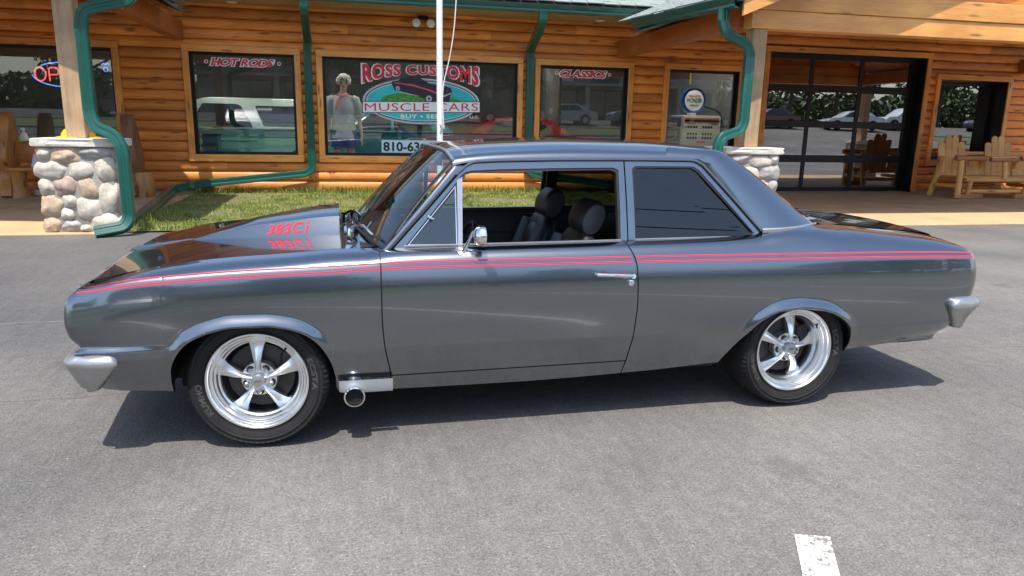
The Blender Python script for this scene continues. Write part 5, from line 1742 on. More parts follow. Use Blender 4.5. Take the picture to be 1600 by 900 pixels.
tp = lob(MB().lathe([(.0, .1), (.085, .08), (.10, 0), (.105, -.16), (.09, -.24)], 18, 'z', (.92, .10, 1.42)), 'carved_knob', M_HONEY)
lob(MB().lathe([(.20, 0), (.19, .16), (.175, .36), (.165, .46)], 20, 'z', (1.22, -.02, .0)), 'end_log', M_HONEY)
sg_ = []
for x in np.linspace(-.92, 1.0, 24):
    y0 = -.30 - .02 * noise.noise((x * 2, 1, 0)); sg_.append([(x, y0, .475), (x, y0 - .015, .50), (x, y0, .535), (x, .24, .54), (x, .24, .475)])
lob(MB().loft(sg_, True, True, True), 'seat', M_HONEYX)
bk_ = []
for x in np.linspace(-.92, 1.0, 24):
    zt = .98 + .05 * math.sin((x + .92) / 1.92 * math.pi) + .03 * noise.noise((x * 3, 4, 0)); bk_.append([(x, .22, .60), (x, .20, .63), (x, .235, zt - .03), (x, .26, zt), (x, .285, zt - .03), (x, .27, .60)])
lob(MB().loft(bk_, True, True, True), 'backrest', M_HONEYX)
for x in (-.80, .86):
    rings = []
    for z, k in ((.0, 1.12), (.12, 1.0), (.26, .86), (.38, .94), (.475, 1.15)):
        rings.append([(x + .13 * k * math.cos(a) * (1 + .08 * math.sin(3 * a)), -.14 + .13 * k * math.sin(a), z) for a in [2 * math.pi * i / 18 for i in range(18)]])
    lob(MB().loft(rings, True, True, True), 'leg', M_HONEY)
pp = thing('paper_cone', 'folded white paper standing on the log bench seat', 'paper', (-5.05, 11.52, .562), .4)
M_PAPER = plain("white_paper", (.78, .77, .73), .8, 0, .03)
MB().add([(-.10, -.06, 0), (.16, -.03, .0), (.03, .08, 0), (-.03, .0, .25), (-.095, -.055, .002), (.155, -.028, .002), (.03, .072, .002)], [(0, 1, 3), (1, 2, 3), (2, 0, 3), (4, 6, 5)]).build('folded_sheet', M_PAPER, pp, False)
rk = pebble(.10, .07, .06, 77).build('grey_rock', M_STONE, None); rk.location = (-5.17, 11.75, .075); tag(rk, 'small grey rock lying on the walk under the log bench', 'rock')

# rustic double glider at the right
M_PINE = wood("pine_slat", (.80, .45, .14), (20, 20, 1.1), .6, True, .1, .07, .26, (5, 5, 1.2))
M_PINEX = wood("pine_rail", (.78, .43, .13), (1.1, 20, 20), .6, True, .1, .07, .26, (1.2, 5, 5))
M_CEDAR = wood("cedar_arm", (.45, .20, .075), (1.2, 18, 18), .55, True, .2, .07, .3)
rb = thing('rustic_glider', 'rustic pine double seat with arched slat backs beside the right window', 'bench', (15.0, 11.1, .022))
def rbb(mb, name, mat, sm=True, ang=40): return mb.build(name, mat, rb, sm, ang)
def slat(x0, w, z0, zt, arch, tilt=.16, y0=.25):
    poly = [(x0 - w / 2, z0), (x0 + w / 2, z0)] + [(x0 + w / 2 * math.cos(a), zt - arch + arch * math.sin(a)) for a in [math.pi * k / 8 for k in range(9)]]
    f = lambda x, z, d: (x, y0 + (z - z0) * tilt + d, z)
    return rbb(MB().prism(poly, lambda x, z: f(x, z, -.012), lambda x, z: f(x, z, .012)), 'slat', M_PINE, False)
for cx in (-.84, .45, 1.78):
    for k, (h, ar) in enumerate(((1.245, .05), (1.40, .085), (1.405, .085), (1.25, .05))):
        slat(cx + (k - 1.5) * .185, .176, .46, h, ar)
for k, x in enumerate((-.36, -.185, -.01)): slat(x, .165, .46, .93, .01)
for k, x in enumerate((.94, 1.11, 1.28)): slat(x, .165, .46, .93, .01)
for k in range(5): rbb(MB().box(-1.12, 2.3, -.34 + k * .118, -.34 + k * .118 + .108, .462, .492, .008), 'seat_slat', M_PINEX, False)
for z, y in ((.42, -.36), (.42, .30), (.16, -.30)):
    rbb(MB().tube([(-1.02, y, z), (.5, y, z - .004), (2.3, y, z)], .048, 12), 'rail', M_PINEX)
rbb(MB().box(-1.1, 2.3, .36, .42, .95, 1.03, .01), 'back_rail', M_PINEX)
for x, arm in ((-1.22, 0), (-.02, 1), (.92, 1), (2.2, 0)):
    for y0, y1, zz in ((-.42, -.34, .80), (.38, .22, .80)):
        rbb(MB().tube([(x, y0 + (.02 if y0 < 0 else .05), .02), (x + .02, (y0 + y1) / 2, .42), (x + .03, y1, .90 if y0 < 0 else .92)], [.066, .062, .058], 12) if not arm else MB().tube([(x, y0, .44), (x, y1, .88)], .05, 10), 'leg', M_PINE)
    rbb(MB().tube([(x, -.40, .27), (x, .38, .27)], .045, 10), 'stretcher', M_PINEX)
rbb(MB().tube([(-1.36, -.36, .905), (-.55, -.36, .90)], .062, 12), 'arm_log', M_CEDAR)
rbb(MB().box(-.42, .28, -.40, -.05, .905, .945, .012), 'side_table', M_PINEX, False); rbb(MB().tube([(-.44, -.37, .87), (.32, -.37, .87)], .05, 12), 'arm_log', M_CEDAR)
rbb(MB().tube([(.40, -.36, .90), (.95, -.36, .90)], .055, 12), 'arm_log', M_CEDAR)
rbb(MB().box(.95, 1.6, -.40, -.05, .905, .945, .012), 'side_table', M_PINEX, False)
for x in (-1.05, .5):
    rbb(MB().box(x - .18, x + .5, -.44, -.30, .0, .11, .02), 'base_block', M_CEDAR, False)
    rbb(MB().tube([(x + .12, -.38, .09), (x + .16, -.38, .42)], .05, 10), 'leg', M_PINE)

# ================================================================== things behind the glass
M_NRED = emit("neon_red", (1, .10, .10), 1.1); M_NBLUE = emit("neon_blue", (.12, .28, 1), .9)
ns = thing('neon_sign', 'red neon OPEN sign in a blue oval hanging inside the left window', 'sign', (-4.95, 12.75, 2.02))
def stroke(pts, r, nm, m): MB().tube([(x + 4.95, 0, z - 2.02) for x, z in pts], r, 6).build(nm, m, ns)
el = [(-4.84 + .56 * math.cos(a), 2.24 + .225 * math.sin(a)) for a in np.linspace(2.15, 3.15 + 2.0, 24)]
stroke([(-4.84 + .56 * math.cos(a), 2.24 + .225 * math.sin(a)) for a in np.linspace(1.0, 2.35, 14)], .011, 'oval_tube', M_NBLUE)
stroke([(-4.84 + .56 * math.cos(a), 2.24 + .225 * math.sin(a)) for a in np.linspace(3.2, 5.3, 18)], .011, 'oval_tube', M_NBLUE)
stroke([(-5.265 + .095 * math.cos(a), 2.24 + .125 * math.sin(a)) for a in np.linspace(0, 2 * math.pi, 22)], .013, 'letter_tube', M_NRED)
stroke(smooth_path([(-5.11, 0, 2.115), (-5.11, 0, 2.365), (-4.97, 0, 2.365), (-4.95, 0, 2.30), (-4.97, 0, 2.235), (-5.10, 0, 2.235)], .04, 4) and [(v.x, v.z) for v in smooth_path([(-5.11, 0, 2.115), (-5.11, 0, 2.365), (-4.95, 0, 2.365), (-4.95, 0, 2.235), (-5.10, 0, 2.235)], .05, 4)], .013, 'letter_tube', M_NRED)
stroke([(v.x, v.z) for v in smooth_path([(-4.72, 0, 2.365), (-4.87, 0, 2.365), (-4.87, 0, 2.115), (-4.72, 0, 2.115)], .04, 4)], .013, 'letter_tube', M_NRED); stroke([(-4.86, 2.24), (-4.74, 2.24)], .013, 'letter_tube', M_NRED)
stroke([(-4.64, 2.115), (-4.64, 2.365), (-4.47, 2.115), (-4.47, 2.365)], .013, 'letter_tube', M_NRED)
mb = MB(); mb.tube([(-.35, .02, .36), (-.35, .02, 1.5)], .004, 5); mb.tube([(.35, .02, .36), (.35, .02, 1.5)], .004, 5); mb.build('hanger', M_BLKALU, ns)
n2 = thing('ring_sign', 'small blue lit ring sign in the dark corner of the left window', 'sign', (-4.16, 12.9, 2.4))
MB().tube(ring_pts0 := [(.035 * math.cos(a), 0, -.03 + .04 * math.sin(a)) for a in np.linspace(0, 6.28, 18)], .008, 6).build('ring_tube', M_NBLUE, n2)
MB().tube([(-.07, 0, .06), (-.03, 0, .085), (.0, 0, .06), (.04, 0, .085), (.07, 0, .055)], .010, 6).build('bar_tube', M_NBLUE, n2)
M_PLW = plain("white_plastic", (.72, .74, .74), .4)
bt = thing('spray_bottle', 'white spray bottle standing inside the left window behind the bench', 'bottle', (-5.75, 12.95, .9))
MB().lathe([(.0, 0), (.07, 0), (.075, .02), (.075, .16), (.05, .22), (.022, .25), (.022, .29)], 18, 'z').build('body', M_PLW, bt)
MB().box(-.05, .03, -.018, .018, .29, .33, .008).build('trigger_head', M_PLW, bt)
sh = MB().box(-6.9, -3.95, 12.75, 13.2, .84, .90).build('display_shelf', M_DARKIN, None, False); tag(sh, 'dark shelf running below the left window inside', 'shelf')

# round-cornered display cars, all from one builder
def rounded_side(pts, rad, n=90): return resample(round_poly(pts, rad, 4), n, True)
def side_car(name, label, cat, loc, rz, L, H, Wd, lower, roofline, glass, wheels, col, top_col=None, wr=.34, group=None, trim=True, plate=False):
    """lower: closed outline of the lower body (x, z); roofline: closed outline of the cabin; glass: list of closed window outlines"""
    root = thing(name, label, cat, loc, rz, group)
    key = tuple(col)
    pm = CARPAINT.setdefault((key, 1), None) or car_paint("car_paint_%d" % len(CARPAINT), col, .15, .35)
    CARPAINT[(key, 1)] = pm
    tm = pm
    if top_col:
        tm = CARPAINT.setdefault((tuple(top_col), 1), None) or car_paint("car_paint_top_%d" % len(CARPAINT), top_col, .15, .35)
        CARPAINT[(tuple(top_col), 1)] = tm
    lo = rounded_side(lower, .10)
    hw = Wd / 2
    cx = sum(p[0] for p in lo) / len(lo); cz = sum(p[1] for p in lo) / len(lo)
    rings = []
    for (y, k) in ((-hw * .93, .93), (-hw * .985, .975), (-hw, 1.0), (-hw * .97, 1.02), (0, 1.03), (hw * .97, 1.02), (hw, 1.0), (hw * .985, .975), (hw * .93, .93)):
        rings.append([(cx + (p[0] - cx) * (.985 + .015 * k), y, cz + (p[1] - cz) * (k if p[1] > cz else 1)) for p in lo])
    MB().loft(rings, True, True, True).build('body', pm, root, True, 40)
    rf = rounded_side(roofline, .12)
    z0 = min(p[1] for p in rf); z1 = max(p[1] for p in rf)
    rings = []
    for (s, k) in ((-1, .955), (-.985, .985), (-.93, 1.0), (0, 1.02), (.93, 1.0), (.985, .985), (1, .955)):
        rings.append([(p[0], s * (hw * .95 - .16 * (p[1] - z0) / (z1 - z0)), z0 + (p[1] - z0) * k) for p in rf])
    MB().loft(rings, True, True, True).build('cabin', tm, root, True, 40)
    for s in (-1, 1):
        for gpoly in glass:
            gp = [tuple(p) for p in round_poly(gpoly, .05, 3)]
            yy = lambda z, d: s * (hw * .95 - .16 * (z - z0) / (z1 - z0) + d)
            MB().prism(gp, lambda x, z: (x, yy(z, .006), z), lambda x, z: (x, yy(z, -.01), z)).build('window', M_CARWIN, root, False)
    for x in wheels:
        for s in (-1, 1):
            Wl = MB().lathe([(wr * .62, -.10), (wr * .90, -.11), (wr, -.07), (wr, .07), (wr * .9, .11), (wr * .62, .10)], 28, 'y').build('wheel', M_RUBBER, root)
            Wl.location = (x, s * (hw - .07), wr)
            MB().lathe([(.0, s * .085), (wr * .2, s * .10), (wr * .45, s * .075), (wr * .63, s * .10)], 24, 'y').build('rim', M_ALU, Wl)
            mb = MB(); mb.lathe([(.0, s * .0), (wr * 1.14, s * .0)], 24, 'y'); o = mb.build('arch_gap', M_WELL, root); o.location = (x, s * (hw + .002), wr * 1.02); 
            o.scale = (1, 1, 1); o.location.y = s * (hw - .0)
            Wl.location.y = s * (hw - .02)
    xf = min(p[0] for p in lo); xr = max(p[0] for p in lo)
    for s in (-1, 1):
        o = MB().lathe([(.0, -.03), (.05, -.022), (.085, 0), (.09, .02)], 16, 'x').build('headlight', M_LENS, root); o.location = (xf + .03, s * (hw - .24), cz + .10); o.scale = (1, 1.5, .8)
        o = MB().box(-.02, .02, -.13, .13, -.05, .05, .01).build('tail_light', M_LAMP, root); o.location = (xr - .015, s * (hw - .24), cz + .12)
    mb = MB(); mb.box(xf - .04, xf + .06, -hw * .92, hw * .92, cz - .20, cz - .08, .03); mb.build('front_bumper', M_CHROME if trim else pm, root)
    mb = MB(); mb.box(xr - .06, xr + .04, -hw * .92, hw * .92, cz - .20, cz - .08, .03); mb.build('rear_bumper', M_CHROME if trim else pm, root)
    return root
CARPAINT = {}
M_CARWIN = plain("dark_car_window", (.02, .028, .03), .06, 0, .1, Coat_Weight=1)
def wagon_low(L, h0=.24, hb=.95): return [(0, h0 + .12), (.10, h0), (L - .1, h0), (L, h0 + .15), (L - .02, hb - .12), (L - .1, hb), (1.35, hb), (.35, hb - .08), (.03, hb - .2)]
SC = 1.32
w_ = side_car('display_wagon', 'mint green two-tone station wagon parked inside behind the HOT RODS window', 'car', (-4.55, 14.9, .012), 0, 4.8, 1.45, 1.85, [(x, z * 1.33) for x, z in wagon_low(5.0)],
              [(1.15, 1.24), (5.0, 1.24), (4.85, 1.78), (4.6, 1.92), (1.95, 1.93), (1.6, 1.80)],
              [[(1.62, 1.29), (2.93, 1.29), (2.70, 1.74), (2.60, 1.79), (1.88, 1.79)], [(3.15, 1.32), (4.45, 1.32), (4.45, 1.76), (2.97, 1.76)]], (.95, 4.0), (.20, .52, .42), (.55, .66, .60), .40)
mb = MB(); mb.box(.3, 3.0, -.945, -.93, .98, 1.005); mb.box(.2, 4.9, -.945, -.93, 1.27, 1.285); mb.build('chrome_strip', M_CHROME, w_)
tl = thing('tool_cart', 'dark teal steel cart standing in front of the mint wagon behind the HOT RODS window', 'cart', (-2.58, 13.55, .012))
M_TEAL = plain("teal_paint", (.012, .10, .125), .4, 0, .1)
MB().box(-.32, .32, -.2, .2, .12, 1.12, .02).build('cabinet', M_TEAL, tl); 
for z in (.3, .5, .7, .9): MB().box(-.29, .29, -.208, -.2, z, z + .16, .004).build('drawer', M_TEAL, tl)
MB().box(-.34, .34, -.22, .22, 1.12, 1.15, .01).build('top', M_BLKALU, tl)
for x in (-.26, .26):
    for y in (-.15, .15): MB().lathe([(.0, -.02), (.06, -.02), (.06, .02), (0, .02)], 12, 'y', (x, y, .06)).build('caster', M_RUBBER, tl)
side_car('display_coupe', 'teal hardtop coupe parked inside behind the phone number sign', 'car', (-1.15, 15.3, .012), 0, 4.8, 1.4, 1.85, [(x, z * 1.30) for x, z in wagon_low(4.6)],
         [(1.15, 1.22), (4.1, 1.22), (3.5, 1.66), (3.2, 1.74), (2.15, 1.74), (1.95, 1.68)], [[(1.62, 1.27), (2.55, 1.27), (2.55, 1.64), (2.12, 1.64)], [(2.62, 1.27), (3.55, 1.27), (3.30, 1.62), (2.62, 1.64)]], (.95, 3.7), (.02, .19, .24), None, .40)
side_car('display_convertible', 'red muscle car parked inside behind the right half of the badge window', 'car', (1.75, 14.7, .012), R_(8), 4.7, 1.4, 1.85, [(x, z * 1.30) for x, z in wagon_low(4.9)],
         [(1.3, 1.21), (4.0, 1.21), (3.5, 1.58), (3.1, 1.64), (2.2, 1.64), (1.95, 1.58)], [[(1.75, 1.27), (2.6, 1.27), (2.6, 1.54), (2.15, 1.54)], [(2.68, 1.27), (3.5, 1.27), (3.2, 1.52), (2.68, 1.54)]], (1.0, 3.9), (.26, .010, .014), None, .42)
side_car('display_sedan', 'pale aqua sedan parked inside behind the fuel pump', 'car', (9.75, 15.8, .012), R_(180 + 8), 4.8, 1.4, 1.85, [(x, z * 1.4) for x, z in wagon_low(4.8)],
         [(1.3, 1.3), (4.1, 1.3), (3.5, 1.82), (3.1, 1.90), (2.15, 1.90), (1.95, 1.80)], [[(1.65, 1.36), (2.55, 1.36), (2.55, 1.78), (2.12, 1.78)], [(2.62, 1.36), (3.5, 1.36), (3.25, 1.74), (2.62, 1.78)]], (.95, 3.8), (.36, .55, .56), None, .40) if False else None

# old fuel pump with a round globe
M_CREAM = plain("cream_enamel", (.62, .58, .50), .35, 0, .08, 3, 0, Coat_Weight=.5)
M_ORANGE = plain("orange_enamel", (.72, .13, .03), .35, 0, .05)
M_BLUEP = plain("blue_globe_rim", (.01, .10, .52), .3, 0, .05, Coat_Weight=.6)
M_GGREEN = plain("letter_green", (.01, .18, .10), .5)
gp = thing('fuel_pump', 'cream fuel pump with orange band and round blue-rimmed globe behind the glass', 'fuel pump', (8.78, 13.75, .012))
MB().box(-.50, .52, -.30, .45, 0, 1.76, .03).build('cabinet', M_CREAM, gp)
FP = MB().box(-.47, .49, -.318, -.30, .55, 1.715, .01).build('face_panel', M_CREAM, gp)
for z in (1.60, 1.66): 
    MB().box(-.44, .46, -.3245, -.318, z - (.025 if z < 1.63 else .0), z + (.0 if z < 1.63 else .035)).build('colour_band', M_ORANGE, FP)
MB().box(-.44, .46, -.323, -.318, 1.605, 1.655).build('band_gap', M_BLKALU, FP)
for r_, z in enumerate((1.46, 1.30, 1.20)):
    for x0 in (-.36, .03):
        for k in range(4): MB().box(x0 + k * .07, x0 + k * .07 + .045, -.322, -.318, z, z + .05).build('counter_digit', M_BLKALU, FP)
MB().box(-.10, .12, -.322, -.318, 1.10, 1.15).build('maker_badge', M_DRED, FP)
MB().box(-.52, -.50, -.28, .43, .04, 1.74).build('side_panel', M_ALU, gp)
GL = MB().lathe([(.31, -.09), (.315, -.05), (.315, .05), (.31, .09), (.2, .11), (0, .12)], 44, 'y', (-.10, .05, 2.115)).build('globe_rim', M_BLUEP, gp)
MB().lathe([(.0, -.10), (.20, -.098), (.246, -.094)], 44, 'y', (-.10, .05, 2.115)).build('globe_lens', M_DWHITE, GL)
MB().lathe([(.10, 0), (.12, .04), (.10, .06)], 20, 'z', (-.10, .05, 1.758)).build('globe_base', M_DWHITE, GL)
def glt(t_, x0, x1, z0, z1, m):
    vs, fs = text_mesh(t_, 1, 1, 0, .03)
    mesh_obj('lettering', [(-.10 + x0 + v.x * (x1 - x0), -.0545, 2.115 + z0 + v.y * (z1 - z0)) for v in vs], fs, m, GL, False)
glt("TIDEWATER", -.155, .155, .075, .125, M_DRED); glt("WONDER", -.205, .205, -.055, .055, M_GGREEN); glt("GASOLINE", -.115, .115, -.135, -.095, M_DBLACK)
mb = MB(); mb.tube(smooth_path([(.53, .1, .9), (.66, .0, .95), (.66, -.1, 1.55), (.60, -.05, 1.86), (.40, .1, 1.95), (.2, .2, 2.0)], .15, 5), .018, 8); mb.build('hose', M_RUBBER, gp)
mb = MB(); mb.tube([(-.56, -.12, 1.18), (-.58, -.14, 1.32), (-.54, -.16, 1.40), (-.40, -.34, 1.52)], [.03, .028, .022, .014], 8); mb.tube([(-.60, -.12, 1.20), (-.64, -.14, 1.34), (-.56, -.15, 1.38)], .010, 6); mb.build('nozzle', M_CHROME, gp)
# round dial sign and a yellow banner on the far wall of that bay
ds = thing('round_sign', 'round pale green lit dial sign above the fuel pump hose', 'sign', (10.05, 14.6, 2.09))
MB().lathe([(.31, -.05), (.32, 0), (.31, .06), (0, .07)], 36, 'y', (0, 0, .30)).build('case', plain("pale_green_case", (.42, .50, .42), .4), ds)
MB().lathe([(0, -.058), (.24, -.056)], 36, 'y', (0, 0, .30)).build('dial', plain("dial_face", (.50, .56, .48), .4), ds)
mb = MB(); mb.lathe([(.235, -.060), (.25, -.060)], 36, 'y', (0, 0, .30)); mb.build('dial_ring', M_GGREEN, ds)
MB().box(-.06, .06, -.02, .02, -.9, 0).build('stand', M_BLKALU, ds)
yb = thing('yellow_banner', 'yellow banner with dark slanted strokes hung at the top of the pump window', 'banner', (10.1, 15.5, 2.62))
YB = MB().box(-.72, .72, -.01, .01, 0, .42).build('cloth', plain("banner_yellow", (.62, .50, .04), .7), yb, False)
for k in range(9): MB().prism([(-.58 + k * .14, .06), (-.53 + k * .14, .06), (-.46 + k * .14, .36), (-.51 + k * .14, .36)], lambda x, z: (x, -.016, z), lambda x, z: (x, -.0105, z)).build('stroke', M_DBLACK, YB, False)

# dark wheel-like rack and a column seen through the panes
cl = MB().box(5.28, 5.62, 15.0, 15.3, .012, 3.62).build('interior_column', M_DARKIN, None, False); tag(cl, 'dark square column standing inside behind the CLASSICS window', 'column')

# mannequin in the window: curly grey-blond hair, loose grey shirt, blue shorts
M_SKIN = plain("figure_skin", (.66, .42, .32), .5, 0, .06); M_HAIR = plain("grey_blond_hair", (.70, .66, .57), .7, 0, .45, 30, .6)
M_SHIRT = plain("grey_shirt", (.55, .57, .55), .85, 0, .16, 5, .3); M_SHORT = plain("blue_shorts", (.06, .11, .28), .85, 0, .15, 6, .3); M_SCARF = plain("pink_scarf", (.70, .25, .26), .8, 0, .2)
fg = thing('mannequin', 'figure with curly grey-blond hair, loose grey shirt and blue shorts standing behind the badge window', 'mannequin', (.33, 13.05, .012))
FS = 1.375
def skin_mesh(name, joints, bones, mat, parent, sub=2):
    me = bpy.data.meshes.new(name)
    names = list(joints)
    me.from_pydata([tuple(c * FS for c in joints[n][:3]) for n in names], [(names.index(a), names.index(b)) for a, b in bones], [])
    o = bpy.data.objects.new(name, me); link(o)
    m = o.modifiers.new('skin', 'SKIN'); m.use_smooth_shade = True
    for i, n in enumerate(names):
        q = joints[n]; r = q[3] * FS; r2 = (q[4] if len(q) > 4 else q[3]) * FS
        me.skin_vertices[0].data[i].radius = (r, r2)
        me.skin_vertices[0].data[i].use_root = (i == 0)
    s = o.modifiers.new('sub', 'SUBSURF'); s.levels = sub; s.render_levels = sub
    bpy.context.view_layer.update()
    dg = bpy.context.evaluated_depsgraph_get()
    nm = bpy.data.meshes.new_from_object(o.evaluated_get(dg))
    bpy.data.objects.remove(o)
    p = bpy.data.objects.new(name, nm); nm.materials.clear(); nm.materials.append(mat); link(p, parent)
    nm.polygons.foreach_set('use_smooth', [True] * len(nm.polygons))
    return p
J = {'pelvis': (0, 0, .93, .145, .10), 'waist': (0, .0, 1.08, .125, .09), 'chest': (0, .01, 1.27, .150, .10), 'neckb': (0, .015, 1.42, .075, .07), 'neck': (.005, .0, 1.49, .045, .045), 'jaw': (.015, -.02, 1.56, .055, .062), 'head': (.018, -.005, 1.64, .072, .085), 'crown': (.018, .0, 1.71, .05, .06),
     'hipl': (-.09, 0, .86, .088, .09), 'kneel': (-.095, -.01, .48, .055, .055), 'ankl': (-.095, .02, .09, .035, .035), 'toel': (-.10, -.13, .03, .035, .025),
     'hipr': (.09, 0, .86, .088, .09), 'kneer': (.10, -.01, .48, .055, .055), 'ankr': (.10, .02, .09, .035, .035), 'toer': (.11, -.13, .03, .035, .025),
     'shl': (-.17, .015, 1.385, .062, .06), 'ell': (-.225, .02, 1.10, .042, .042), 'wrl': (-.235, -.03, .86, .028, .028), 'pal': (-.238, -.045, .79, .034, .018),
     'shr': (.17, .015, 1.385, .062, .06), 'elr': (.235, .02, 1.11, .042, .042), 'wrr': (.265, -.05, .87, .028, .028), 'par': (.272, -.07, .80, .034, .018)}
B = [('pelvis', 'waist'), ('waist', 'chest'), ('chest', 'neckb'), ('neckb', 'neck'), ('neck', 'jaw'), ('jaw', 'head'), ('head', 'crown'), ('pelvis', 'hipl'), ('hipl', 'kneel'), ('kneel', 'ankl'), ('ankl', 'toel'), ('pelvis', 'hipr'), ('hipr', 'kneer'), ('kneer', 'ankr'), ('ankr', 'toer'),
     ('neckb', 'shl'), ('shl', 'ell'), ('ell', 'wrl'), ('wrl', 'pal'), ('neckb', 'shr'), ('shr', 'elr'), ('elr', 'wrr'), ('wrr', 'par')]
for s, h in ((-1, 'pal'), (1, 'par')):
    px, py, pz = J[h][:3]
    for k, (dx, l) in enumerate(((-.022, .062), (-.007, .072), (.008, .068), (.022, .052))):
        a = 'f%s%d' % (h, k); J[a] = (px + dx * .4, py + dx * .8, pz - .042, .0085); J[a + 'm'] = (px + dx * .42, py + dx * .85 - .006, pz - .042 - l * .55, .0075); J[a + 'e'] = (px + dx * .42, py + dx * .85 - .018, pz - .042 - l, .006)
        B += [(h, a), (a, a + 'm'), (a + 'm', a + 'e')]
    J['t' + h] = (px - s * .012, py - .036, pz - .005, .010); J['te' + h] = (px - s * .018, py - .052, pz - .042, .0075); B += [(h, 't' + h), ('t' + h, 'te' + h)]
skin_mesh('body', J, B, M_SKIN, fg)
def fmb(mb, n, m, ang=60): return mb.build(n, m, fg, True, ang)
def fsc(pts): return [(x * FS, y * FS, z * FS) for x, y, z in pts]
# shirt: open tube over the torso with sleeves
rings = []
for (z, rx, ry, cy) in ((.80, .195, .150, .0), (.84, .193, .148, 0), (.98, .178, .142, 0), (1.12, .172, .136, 0), (1.26, .186, .138, .005), (1.36, .190, .115, .012), (1.42, .130, .095, .015), (1.455, .075, .075, .012), (1.47, .066, .068, .008)):
    rings.append(fsc([(rx * math.cos(a) * (1 + .04 * math.sin(5 * a + z * 9)), cy + ry * math.sin(a) * (1 + .05 * math.sin(6 * a + z * 7)), z) for a in [2 * math.pi * k / 30 for k in range(30)]]))
SHT = fmb(MB().loft(rings), 'shirt', M_SHIRT)
for s in (-1, 1):
    mb = MB(); mb.tube(fsc([(s * .13, .015, 1.385), (s * .185, .015, 1.365), (s * .225, .018, 1.25), (s * .245, .018, 1.14)]), [.080 * FS, .085 * FS, .082 * FS, .085 * FS], 16, False); o = mb.build('sleeve', M_SHIRT, SHT)
for s in (-1, 1):
    mb = MB(); rings = []
    for (z, r) in ((.66, .108), (.74, .105), (.84, .108), (.93, .112)): rings.append(fsc([(s * .09 + r * .98 * math.cos(a), r * 1.05 * math.sin(a), z) for a in [2 * math.pi * k / 20 for k in range(20)]]))
    fmb(mb.loft(rings), 'shorts', M_SHORT)
mb = MB(); mb.tube(fsc([(.075 * math.cos(a), .008 + .075 * math.sin(a), 1.455 + .012 * math.sin(a)) for a in np.linspace(0, 6.28, 20)]), .022 * FS, 8, False); mb.tube(fsc([(-.03, -.08, 1.45), (-.07, -.135, 1.36), (-.10, -.15, 1.25)]), [.02 * FS, .026 * FS, .02 * FS], 8); fmb(mb, 'scarf', M_SCARF)
mb = MB(); r = random.Random(5)
for k in range(150):
    a = r.uniform(0, 6.283); e = r.uniform(-.25, 1.45)
    dx, dy, dz = math.cos(a) * math.cos(e), math.sin(a) * math.cos(e), math.sin(e)
    if dy < -.30 and dz < .45 and abs(dx) < .75: continue
    c = Vector((.018 + dx * .088, .005 + dy * .098, 1.655 + dz * .092)) * FS
    rr = r.uniform(.018, .030) * FS
    pb = []
    u = Vector((dx, dy, dz)).orthogonal().normalized(); w = Vector((dx, dy, dz)).cross(u)
    mb.tube([c + (u * math.cos(t) + w * math.sin(t)) * rr * .9 + Vector((dx, dy, dz)) * t * .004 for t in np.linspace(0, 6.6, 9)], rr * .45, 5)
fmb(mb, 'hair', M_HAIR)
M_EYE = plain("dark_eye", (.02, .015, .012), .3); M_LIP = plain("red_lips", (.42, .05, .05), .4)
for s in (-1, 1):
    mb = MB(); mb.lathe([(.0, -.008), (.010, -.005), (.014, .004)], 12, 'y', tuple(c * FS for c in (.018 + s * .030, -.083, 1.632))); o = mb.build('eye', M_EYE, fg)
    mb = MB(); mb.tube(fsc([(.018 + s * .012, -.089, 1.655), (.018 + s * .030, -.092, 1.662), (.018 + s * .046, -.080, 1.655)]), .005, 6); mb.build('eyebrow', M_HAIR, fg)
mb = MB(); mb.tube(fsc([(.018, -.086, 1.638), (.018, -.100, 1.612), (.018, -.104, 1.598)]), [.008 * FS, .011 * FS, .014 * FS], 8); mb.build('nose', M_SKIN, fg)
mb = MB(); mb.tube(fsc([(-.006, -.080, 1.568), (.017, -.087, 1.571), (.040, -.080, 1.568)]), [.004, .010, .004], 8); mb.build('mouth', M_LIP, fg)
# ================================================================== what stands behind the camera (seen in the panes and the paint)
M_VERGE = NT("verge_grass"); _v = M_VERGE.coords(); M_VERGE.base(M_VERGE.ramp(M_VERGE.noise(_v, 2.5, 6), [(.3, (.07, .10, .025)), (.6, (.12, .16, .045)), (.8, (.18, .19, .08))])); M_VERGE.set(Roughness=.9); M_VERGE = M_VERGE.m
M_CURB = concrete_mat("kerb_concrete", (.42, .40, .37))
for k, (y0, y1, xa, xb) in enumerate(((-10.5, -14.0, -60, 21), (-17.5, -21.5, -60, 27), (-16.0, -20.0, 43, 90))):
    o = MB().grid([[(x, y, terr(y) + .03 + .04 * noise.noise((x * .3, y * .6, k))) for y in np.linspace(y1, y0, 9)] for x in np.linspace(xa, xb, 90)]).build('verge', M_VERGE, None, True, None); tag(o, kind='structure')
    for y in (y0 + .08, y1 - .08):
        o = MB().box(xa, xb, y - .08, y + .08, terr(y) - .3, terr(y) + .12, .02).build('kerb', M_CURB, None, False); tag(o, kind='structure')
SED = [[(0, .42), (.06, .24), (4.5, .26), (4.62, .45), (4.60, .82), (4.45, .93), (3.9, .98), (1.25, .95), (.35, .80), (.06, .66)],
       [(1.05, .90), (4.05, .92), (3.5, 1.33), (3.1, 1.44), (2.15, 1.45), (1.85, 1.38)], [[(1.42, .97), (2.42, .97), (2.42, 1.36), (2.08, 1.36), (1.9, 1.30)], [(2.48, .97), (3.42, .97), (3.3, 1.22), (3.05, 1.36), (2.48, 1.36)]], (.85, 3.65)]
